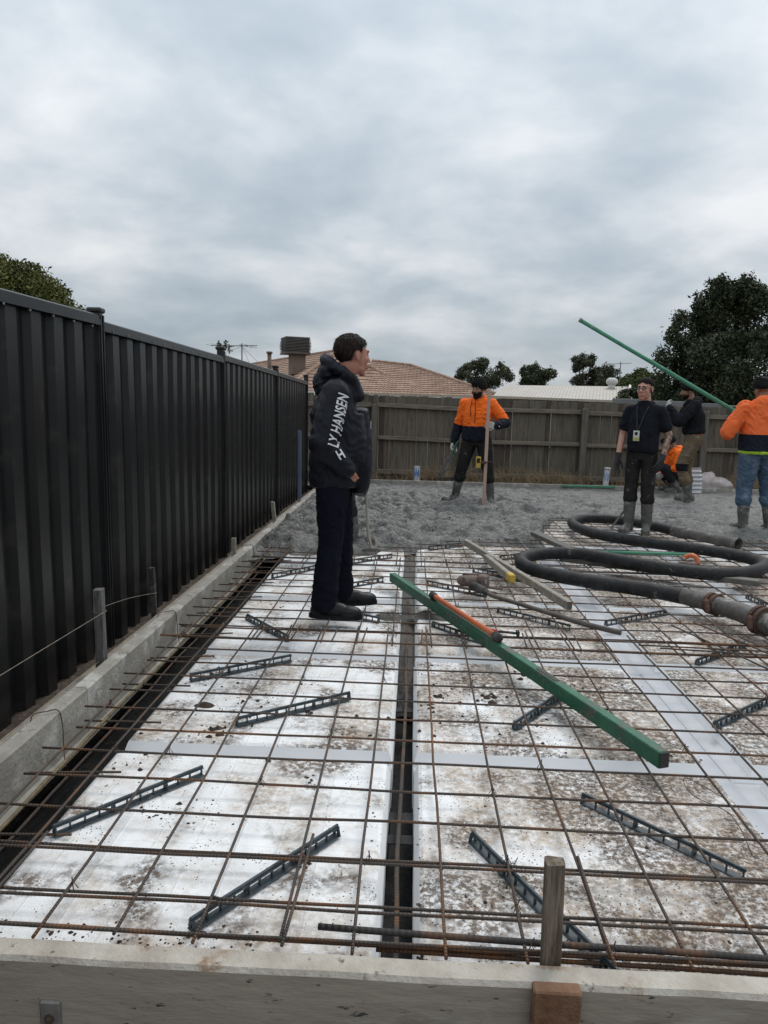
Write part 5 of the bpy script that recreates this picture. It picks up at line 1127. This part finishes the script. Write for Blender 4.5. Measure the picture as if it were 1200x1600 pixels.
# lettering down the sleeve
def sleeve_text(body, txt, size, jacket, a, b, up_off, roll=0., start=0., name='lettering', tilt=0., xs=1.):
    cu = bpy.data.curves.new('txt', 'FONT'); cu.body = txt; cu.size = size; cu.space_character = 1.04; cu.offset = .0018; cu.resolution_u = 3
    o = bpy.data.objects.new('txt', cu); COL.objects.link(o); dg = bpy.context.evaluated_depsgraph_get(); me = bpy.data.meshes.new_from_object(o.evaluated_get(dg)); bpy.data.objects.remove(o)
    bm = bmesh.new(); bm.from_mesh(me); bmesh.ops.triangulate(bm, faces=bm.faces[:])
    for _ in range(3): bmesh.ops.subdivide_edges(bm, edges=[e for e in bm.edges if e.calc_length() > .008], cuts=1, use_grid_fill=False); bmesh.ops.triangulate(bm, faces=bm.faces[:])
    bm2 = bmesh.new(); bm2.from_mesh(jacket.data); bv = BVHTree.FromBMesh(bm2)
    ax = (b-a).normalized(); outw = Vector((1, -.05, 0)); outw = (outw-ax*outw.dot(ax)).normalized(); left = ax.cross(outw)     # letter tops turn to the back
    left = -left if left.y > 0 else left
    for v in bm.verts:
        x, y = v.co.x*xs, v.co.y-size*.36
        ct, st = math.cos(tilt), math.sin(tilt); x, y = x*ct-y*st, x*st+y*ct
        p = a+ax*(start+x)+left*(y+up_off); h = bv.ray_cast(p+outw*.4, -outw)
        v.co = (h[0]+outw*.007) if h[0] is not None else p+outw*.09
    bm.to_mesh(me); bm.free(); bm2.free(); me.materials.clear(); me.materials.append(PM['print']); return link(name, me, body)
jk = [c for c in t1.children if c.name.startswith('jacket')][0]
sleeve_text(jk, 'LY HANSEN', .086, jk, Vector((.27, -.030, 1.07)), Vector((.2, .030, 1.38)), .0, start=.0, xs=.68)
sleeve_text(jk, 'H', .078, jk, Vector((.27, -.030, 1.07)), Vector((.2, .030, 1.38)), -.035, start=-.045, tilt=-.8, xs=.8)
m = MB(); m.box((-.03, .205, 1.20), (.02, .004, .05)); link('chest_patch', m.mesh('chest_patch', PM['print']), jk)

# --- worker in orange with turban and staff -----------------------------------------------
def hoodie_hood(k, j):
    n = j['neck']; k.ell(n+Vector((0, -.075, -.01)), (.125, .075, .085), Matrix.Rotation(.3, 3, 'X')); k.cap(n+Vector((.075, .02, .0)), n+Vector((.05, .075, -.06)), .035, .03); k.cap(n+Vector((-.075, .02, .0)), n+Vector((-.05, .075, -.06)), .035, .03)
def two_tone(zs, st, third=None):
    def z(P, j):
        out = (P[:, 2] < zs).astype(float)
        for s in 'RL':
            t_, d_ = seg_t(P, j['sh'+s], j['el'+s]); t2, d2 = seg_t(P, j['el'+s], j['wr'+s]); far = np.abs(P[:, 0]-j['pelvis'].x) > .17
            near = np.minimum(d_, d2) < .10; low = np.where(d2 < d_, t2 > st[1], t_ > st[0]); out = np.where(near & far, low, out)
        if third is not None: out = np.where((out > 0) & (P[:, 2] < third) & (np.abs(P[:, 0]-j['pelvis'].x) < .30), 2, out)
        return out
    return z
J2 = dict(pelvis=(.02, 0, .90), chest=(0, 0, 1.22), neck=(0, .01, 1.415), head=(.0, .045, 1.545), hrot=(-4, 0, -14), shR=(.19, 0, 1.355), elR=(.275, -.03, 1.06), wrR=(.325, .03, .83), hdR=(.335, .06, .74), palmR=(-1, .2, 0),
          shL=(-.19, .0, 1.355), elL=(-.375, .0, 1.115), wrL=(-.30, .215, 1.075), hdL=(-.215, .268, 1.085), palmL=(.3, -.8, 0), hipR=(.10, 0, .87), knR=(.19, .035, .49), anR=(.29, -.02, .092), hipL=(-.09, 0, .87), knL=(-.17, .03, .48), anL=(-.215, -.02, .092), fyaw=(-50, 10))
S2 = dict(skin=PM['skin_brown'], hair=PM['hair_black'], trousers=PM['black_pants'], shoes=PM['boot'], boot_h=.62, gloves=PM['glove_white'], curl=1.05, leg=1.08, girth=1.0,
          top=dict(name='hooded_jumper', hem=-.04, mat=[PM['hiviz'], PM['navy_knit']], zone=two_tone(1.055, (.92, .0)), extra=[hoodie_hood], w=1.0, wr=.022, seed=5.1, sr=(.076, .072, .048)))
t2, j2, hr2, hs2 = person('bearded worker in orange and navy jumper and black turban holding a pale timber staff', (.86, 9.9, .035), R(160), J2, S2)
turban(t2, j2['head'], hr2, 1., PM['turban']); beard(t2, j2['head'], hr2, 1., PM['hair_black'])
m = MB(); m.tube([(.004, .145, 1.40), (.0, .158, 1.2), (.0, .16, 1.06)], .004, 6); link('zip', m.mesh('zip', PM['black']), t2)
m = MB(); m.tube([(.06, .125, 1.40), (.065, .165, 1.3), (.06, .172, 1.18)], .0045, 6); link('drawstring', m.mesh('drawstring', PM['black']), t2)
def toworld(t, v): return Matrix.Translation(t.location) @ Matrix.Rotation(t.rotation_euler.z, 4, 'Z') @ Vector(v)
hp2 = toworld(t2, j2['hdL']+Vector((.025, .025, 0)))
st = thing('timber_staff', 'pale timber staff with a yellow laser receiver, held by the turbaned worker', 'staff', (hp2.x, hp2.y, 0))
m = MB(); m.bar((hp2.x+.012, hp2.y, .02), (hp2.x+.022, hp2.y, 1.59), .042, .024, up=(0, 1, 0), bev=.003); m.build('shaft', MAT['pine'], st)
m = MB(); m.box((hp2.x-.085, hp2.y-.03, .63), (.065, .03, .15), bev=.006); ro = m.build('receiver', MAT['yellow'], st); m = MB(); m.box((hp2.x-.085, hp2.y-.047, .655), (.04, .004, .06)); m.build('receiver_window', MAT['dark'], ro)
m = MB(); m.box((hp2.x-.02, hp2.y-.02, .63), (.07, .05, .035), bev=.004); m.tube([(hp2.x, hp2.y-.02, .63), (hp2.x+.12, hp2.y-.03, .645)], .006, 6); m.build('bracket', MAT['rust'], st)
hw = toworld(t2, j2['hdR']+Vector((-.02, .03, -.02)))
tr_ = thing('trowel', 'long cement-caked trowel hanging from the turbaned worker\'s gloved hand', 'trowel', (hw.x, hw.y, .4))
m = MB(); m.cap((hw.x+.05, hw.y-.02, .86), (hw.x-.0, hw.y-.01, .70), .014, .014, 8); m.build('handle', MAT['green'], tr_, True)
m = MB(); m.bar((hw.x-.0, hw.y-.01, .71), (hw.x-.16, hw.y-.02, .40), .075, .012, up=(0, 1, 0), bev=.003); m.build('blade', MAT['pipe_steel'], tr_)

# --- young man in black t-shirt, glasses and badge ----------------------------------------
J3 = dict(pelvis=(.0, .0, .90), chest=(.0, -.01, 1.22), neck=(.0, .0, 1.405), head=(.01, .04, 1.555), hrot=(-3, 0, -6), shR=(.158, .0, 1.315), elR=(.225, -.01, 1.07), wrR=(.235, .08, .825), hdR=(.235, .11, .72), palmR=(-1, .2, 0),
          shL=(-.158, .0, 1.315), elL=(-.245, -.06, 1.07), wrL=(-.225, .04, .83), hdL=(-.19, .10, .72), palmL=(.9, -.4, 0), hipR=(.08, 0, .87), knR=(.09, .02, .49), anR=(.09, .02, .092), hipL=(-.08, 0, .87), knL=(-.09, .02, .48), anL=(-.09, -.03, .092), fyaw=(-6, 14))
S3 = dict(skin=PM['skin_light'], hair=PM['hair_black'], trousers=PM['black_pants'], shoes=PM['boot'], boot_h=.68, gloves=PM['glove_dark'], curl=.35, leg=.98, girth=.86, tattoo=True, twr=.013,
          top=dict(name='t_shirt', hem=-.02, mat=[PM['tee']], sleeve=.62, w=1.0, wr=.018, seed=8.1, sr=(.084, .08, .05)))
t3, j3, hr3, hs3 = person('young man in a black t-shirt and glasses with a badge on a lanyard', (2.47, 7.92, .02), R(146), J3, S3)
shell(t3, 'hair', j3['head'], hr3, 1., .010, lambda x, y, z, n: ((z+n > .045+np.clip(y*.25, -.05, .2)) & (y < .075)) | ((y < -.035) & (z+n > -.03)) | ((np.abs(x) > .05) & (y < .02) & (z+n > .03)), PM['hair_black'], .003, 2.)
beard(t3, j3['head'], hr3, 1., PM['skin'], False)
gl = MB()
for s in (-1, 1):
    rg_ = [j3['head']+hr3@Vector((s*.032+.023*math.cos(a), .101-.004*abs(math.cos(a)), .010+.017*math.sin(a))) for a in [2*math.pi*k/16 for k in range(17)]]; gl.tube(rg_, .0028, 6, cap=False)
    gl.tube([j3['head']+hr3@Vector((s*.055, .096, .014)), j3['head']+hr3@Vector((s*.078, .04, .014)), j3['head']+hr3@Vector((s*.082, -.012, .012))], .0028, 6)
gl.tube([j3['head']+hr3@Vector((-.010, .103, .012)), j3['head']+hr3@Vector((.010, .103, .012))], .0028, 6); link('glasses', gl.mesh('glasses', PM['frame']), t3)
m = MB(); m.tube([(.075, .02, 1.43), (.055, .115, 1.33), (.03, .145, 1.12)], .006, 6); m.tube([(-.075, .02, 1.43), (-.045, .115, 1.33), (.02, .145, 1.12)], .006, 6); ly = link('lanyard', m.mesh('lanyard', PM['lanyard']), t3)
m = MB(); m.box((.03, .158, 1.06), (.065, .006, .11), bev=.003); bd = link('badge', m.mesh('badge', PM['badge']), t3); m = MB(); m.box((.03, .163, 1.028), (.058, .004, .034)); link('badge_stripe', m.mesh('badge_stripe', PM['badge2']), bd); m = MB(); m.box((.03, .163, 1.085), (.028, .004, .03)); link('badge_photo', m.mesh('badge_photo', PM['charcoal']), bd)
m = MB(); m.tube([(2.2, 7.98, .04), (2.36, 7.99, .28)], .012, 8); tag(m.build('stick', MAT['pipe_steel']), 'thin grey handle standing in the concrete by the young man in the t-shirt', 'handle')

# --- worker in black hoodie and khaki trousers ----------------------------------------------
J4 = dict(pelvis=(0, -.03, .93), chest=(0, -.01, 1.27), neck=(0, .05, 1.475), head=(0, .10, 1.62), hrot=(-12, 0, 0), shR=(.185, .02, 1.41), elR=(.24, .18, 1.16), wrR=(.12, .34, 1.33), hdR=(.07, .37, 1.42), palmR=(-.4, -1, 0),
          shL=(-.185, .02, 1.41), elL=(-.24, .22, 1.18), wrL=(-.12, .36, 1.37), hdL=(-.06, .38, 1.46), palmL=(.4, -1, 0), hipR=(.09, -.02, .90), knR=(.11, .03, .50), anR=(.12, -.04, .092), hipL=(-.09, -.02, .90), knL=(-.10, .13, .52), anL=(-.10, .0, .092), fyaw=(0, 12))
S4 = dict(skin=PM['skin_brown'], hair=PM['hair_black'], trousers=[PM['khaki'], PM['black'], PM['hiviz']], shoes=PM['boot'], boot_h=.42, gloves=PM['glove_white'], curl=.9, leg=1.1, girth=1.0, twr=.016,
          trzone=lambda P: np.where(P[:, 2] > 1.0, 2, np.where((np.abs(P[:, 2]-.50) < .055) & (P[:, 0] < 0) & (P[:, 1] > .02), 1, 0)),
          top=dict(name='hooded_jumper', hem=.07, mat=[PM['black']], extra=[hoodie_hood], w=1.0, wr=.022, seed=3.1, sr=(.088, .08, .055)))
t4, j4, hr4, hs4 = person('worker in a black hooded jumper and khaki trousers with hands raised', (4.14, 11.0, .03), R(78), J4, S4)
turban(t4, j4['head'], hr4, .92, PM['turban']); beard(t4, j4['head'], hr4, 1., PM['hair_black'], False)

# --- crouching worker behind him -------------------------------------------------------------
J5 = dict(pelvis=(0, -.06, .30), chest=(0, .02, .56), neck=(0, .09, .71), head=(0, .17, .80), hrot=(-38, 0, 5), shR=(.17, .05, .65), elR=(.20, .13, .42), wrR=(.14, .30, .34), hdR=(.12, .37, .27), palmR=(-1, 0, 0), shL=(-.17, .05, .65), elL=(-.21, .10, .42), wrL=(-.13, .28, .34), hdL=(-.11, .35, .27), palmL=(1, 0, 0),
          hipR=(.1, -.06, .28), knR=(.16, .28, .42), anR=(.14, .06, .092), hipL=(-.1, -.06, .28), knL=(-.17, .27, .40), anL=(-.15, .05, .092), fyaw=(-8, 8))
S5 = dict(skin=PM['skin_brown'], hair=PM['hair_black'], trousers=PM['charcoal'], shoes=PM['boot'], boot_h=.4, gloves=PM['glove_white'], curl=.9, top=dict(name='hooded_jumper', hem=.02, mat=[PM['hiviz']], extra=[hoodie_hood], w=1., wr=.022, seed=9.4, sr=(.07, .064, .046)))
t5, j5, hr5, hs5 = person('crouching worker in a bright orange jumper, half hidden behind the khaki trousers', (4.36, 12.05, .03), R(88), J5, S5)
turban(t5, j5['head'], hr5, .95, PM['turban'])

# --- worker at the right edge, seen from behind --------------------------------------------
J6 = dict(pelvis=(0, 0, .93), chest=(0, 0, 1.25), neck=(0, .01, 1.435), head=(.01, .06, 1.575), hrot=(-10, 0, 10), shR=(.20, 0, 1.375), elR=(.34, .05, 1.10), wrR=(.22, .27, 1.12), hdR=(.16, .32, 1.16), palmR=(-.6, -.6, 0), shL=(-.20, 0, 1.375), elL=(-.355, .03, 1.10), wrL=(-.215, .27, 1.24), hdL=(-.16, .31, 1.31), palmL=(.6, -.6, 0),
          hipR=(.095, 0, .90), knR=(.145, .03, .50), anR=(.17, -.02, .092), hipL=(-.095, 0, .90), knL=(-.115, .03, .50), anL=(-.12, -.03, .092), fyaw=(-15, 12))
def j6_extra(k, j):
    hoodie_hood(k, j); n = j['neck']; k.loft([(n+Vector((0, -.02, .03)), .12, .07), (n+Vector((0, -.09, -.06)), .135, .055), (n+Vector((0, -.12, -.17)), .10, .045), (n+Vector((0, -.12, -.23)), .04, .03)])
S6 = dict(skin=PM['skin_brown'], hair=PM['hair_black'], trousers=PM['jeans'], shoes=PM['boot'], boot_h=.60, gloves=PM['glove_white'], curl=1., leg=1.12, girth=1.04, twr=.022,
          top=dict(name='hooded_jumper', hem=-.055, mat=[PM['hiviz_red'], PM['navy_knit'], PM['neon']], zone=two_tone(1.09, (2., .35), .905), extra=[j6_extra], w=1.08, wr=.024, seed=6.1, sr=(.084, .078, .052)))
t6, j6, hr6, hs6 = person('worker in an orange jumper and blue jeans at the right edge, seen from behind', (3.80, 8.12, .03), R(2), J6, S6)
turban(t6, j6['head'], hr6, .96, PM['turban'])
pl = thing('float_pole', 'long pale green pole rising to the left, held by the worker in jeans', 'pole', (2.9, 8.45, 1.5))
m = MB(); m.tube([(1.835, 8.46, 2.345), (2.9, 8.45, 1.765), (3.62, 8.44, 1.37), (4.15, 8.43, 1.08)], .0235, 12); m.build('pole_tube', MAT['green_pole'], pl, True)
m = MB(); m.tube([(1.828, 8.46, 2.349), (1.850, 8.46, 2.337)], .026, 12); m.build('end_cap', MAT['timber_dirty'], pl); m = MB(); m.tube([(2.86, 8.451, 1.787), (2.93, 8.449, 1.748)], .0255, 12); m.build('joint', MAT['green_pole'], pl)

# --- worker almost hidden behind the man in navy --------------------------------------------
J7 = dict(pelvis=(0, -.02, .90), chest=(0, -.01, 1.20), neck=(0, -.02, 1.33), head=(0, .02, 1.45), hrot=(-14, 0, 0), shR=(.16, .0, 1.32), elR=(.19, -.02, 1.05), wrR=(.12, .15, .90), hdR=(.09, .19, .84), palmR=(-1, 0, 0), shL=(-.16, .0, 1.32), elL=(-.19, -.02, 1.05), wrL=(-.10, .16, .94), hdL=(-.07, .20, .88), palmL=(1, 0, 0),
          hipR=(.09, -.02, .87), knR=(.09, .05, .49), anR=(.08, .13, .092), hipL=(-.09, -.02, .87), knL=(-.10, .06, .49), anL=(-.09, .05, .092), fyaw=(0, 8))
S7 = dict(skin=PM['skin_brown'], hair=PM['hair_black'], trousers=PM['charcoal'], shoes=PM['boot'], boot_h=.5, gloves=PM['glove_dark'], curl=1., girth=.85, top=dict(name='hooded_jumper', hem=.0, mat=[PM['charcoal']], extra=[hoodie_hood], wr=.016, seed=4.4, sr=(.08, .074, .05)))
t7, j7, hr7, hs7 = person('worker in grey boots almost hidden behind the man in navy', (-.68, 6.84, .02), R(-86), J7, S7)
turban(t7, j7['head'], hr7, .95, PM['turban'])
hk = thing('garden_rake', 'thin grey handle leaning just behind the trousers of the man in navy', 'rake', (-.4, 6.7, 0))
m = MB(); m.tube(spline([(-.44, 6.78, .95), (-.43, 6.74, .5), (-.41, 6.68, .18), (-.36, 6.62, -.01)], 6), .013, 8); m.build('shaft', MAT['timber_dirty'], hk, True); m = MB(); m.bar((-.45, 6.61, .0), (-.28, 6.62, .0), .02, .03, bev=.004); m.build('head', MAT['pipe_steel'], hk)
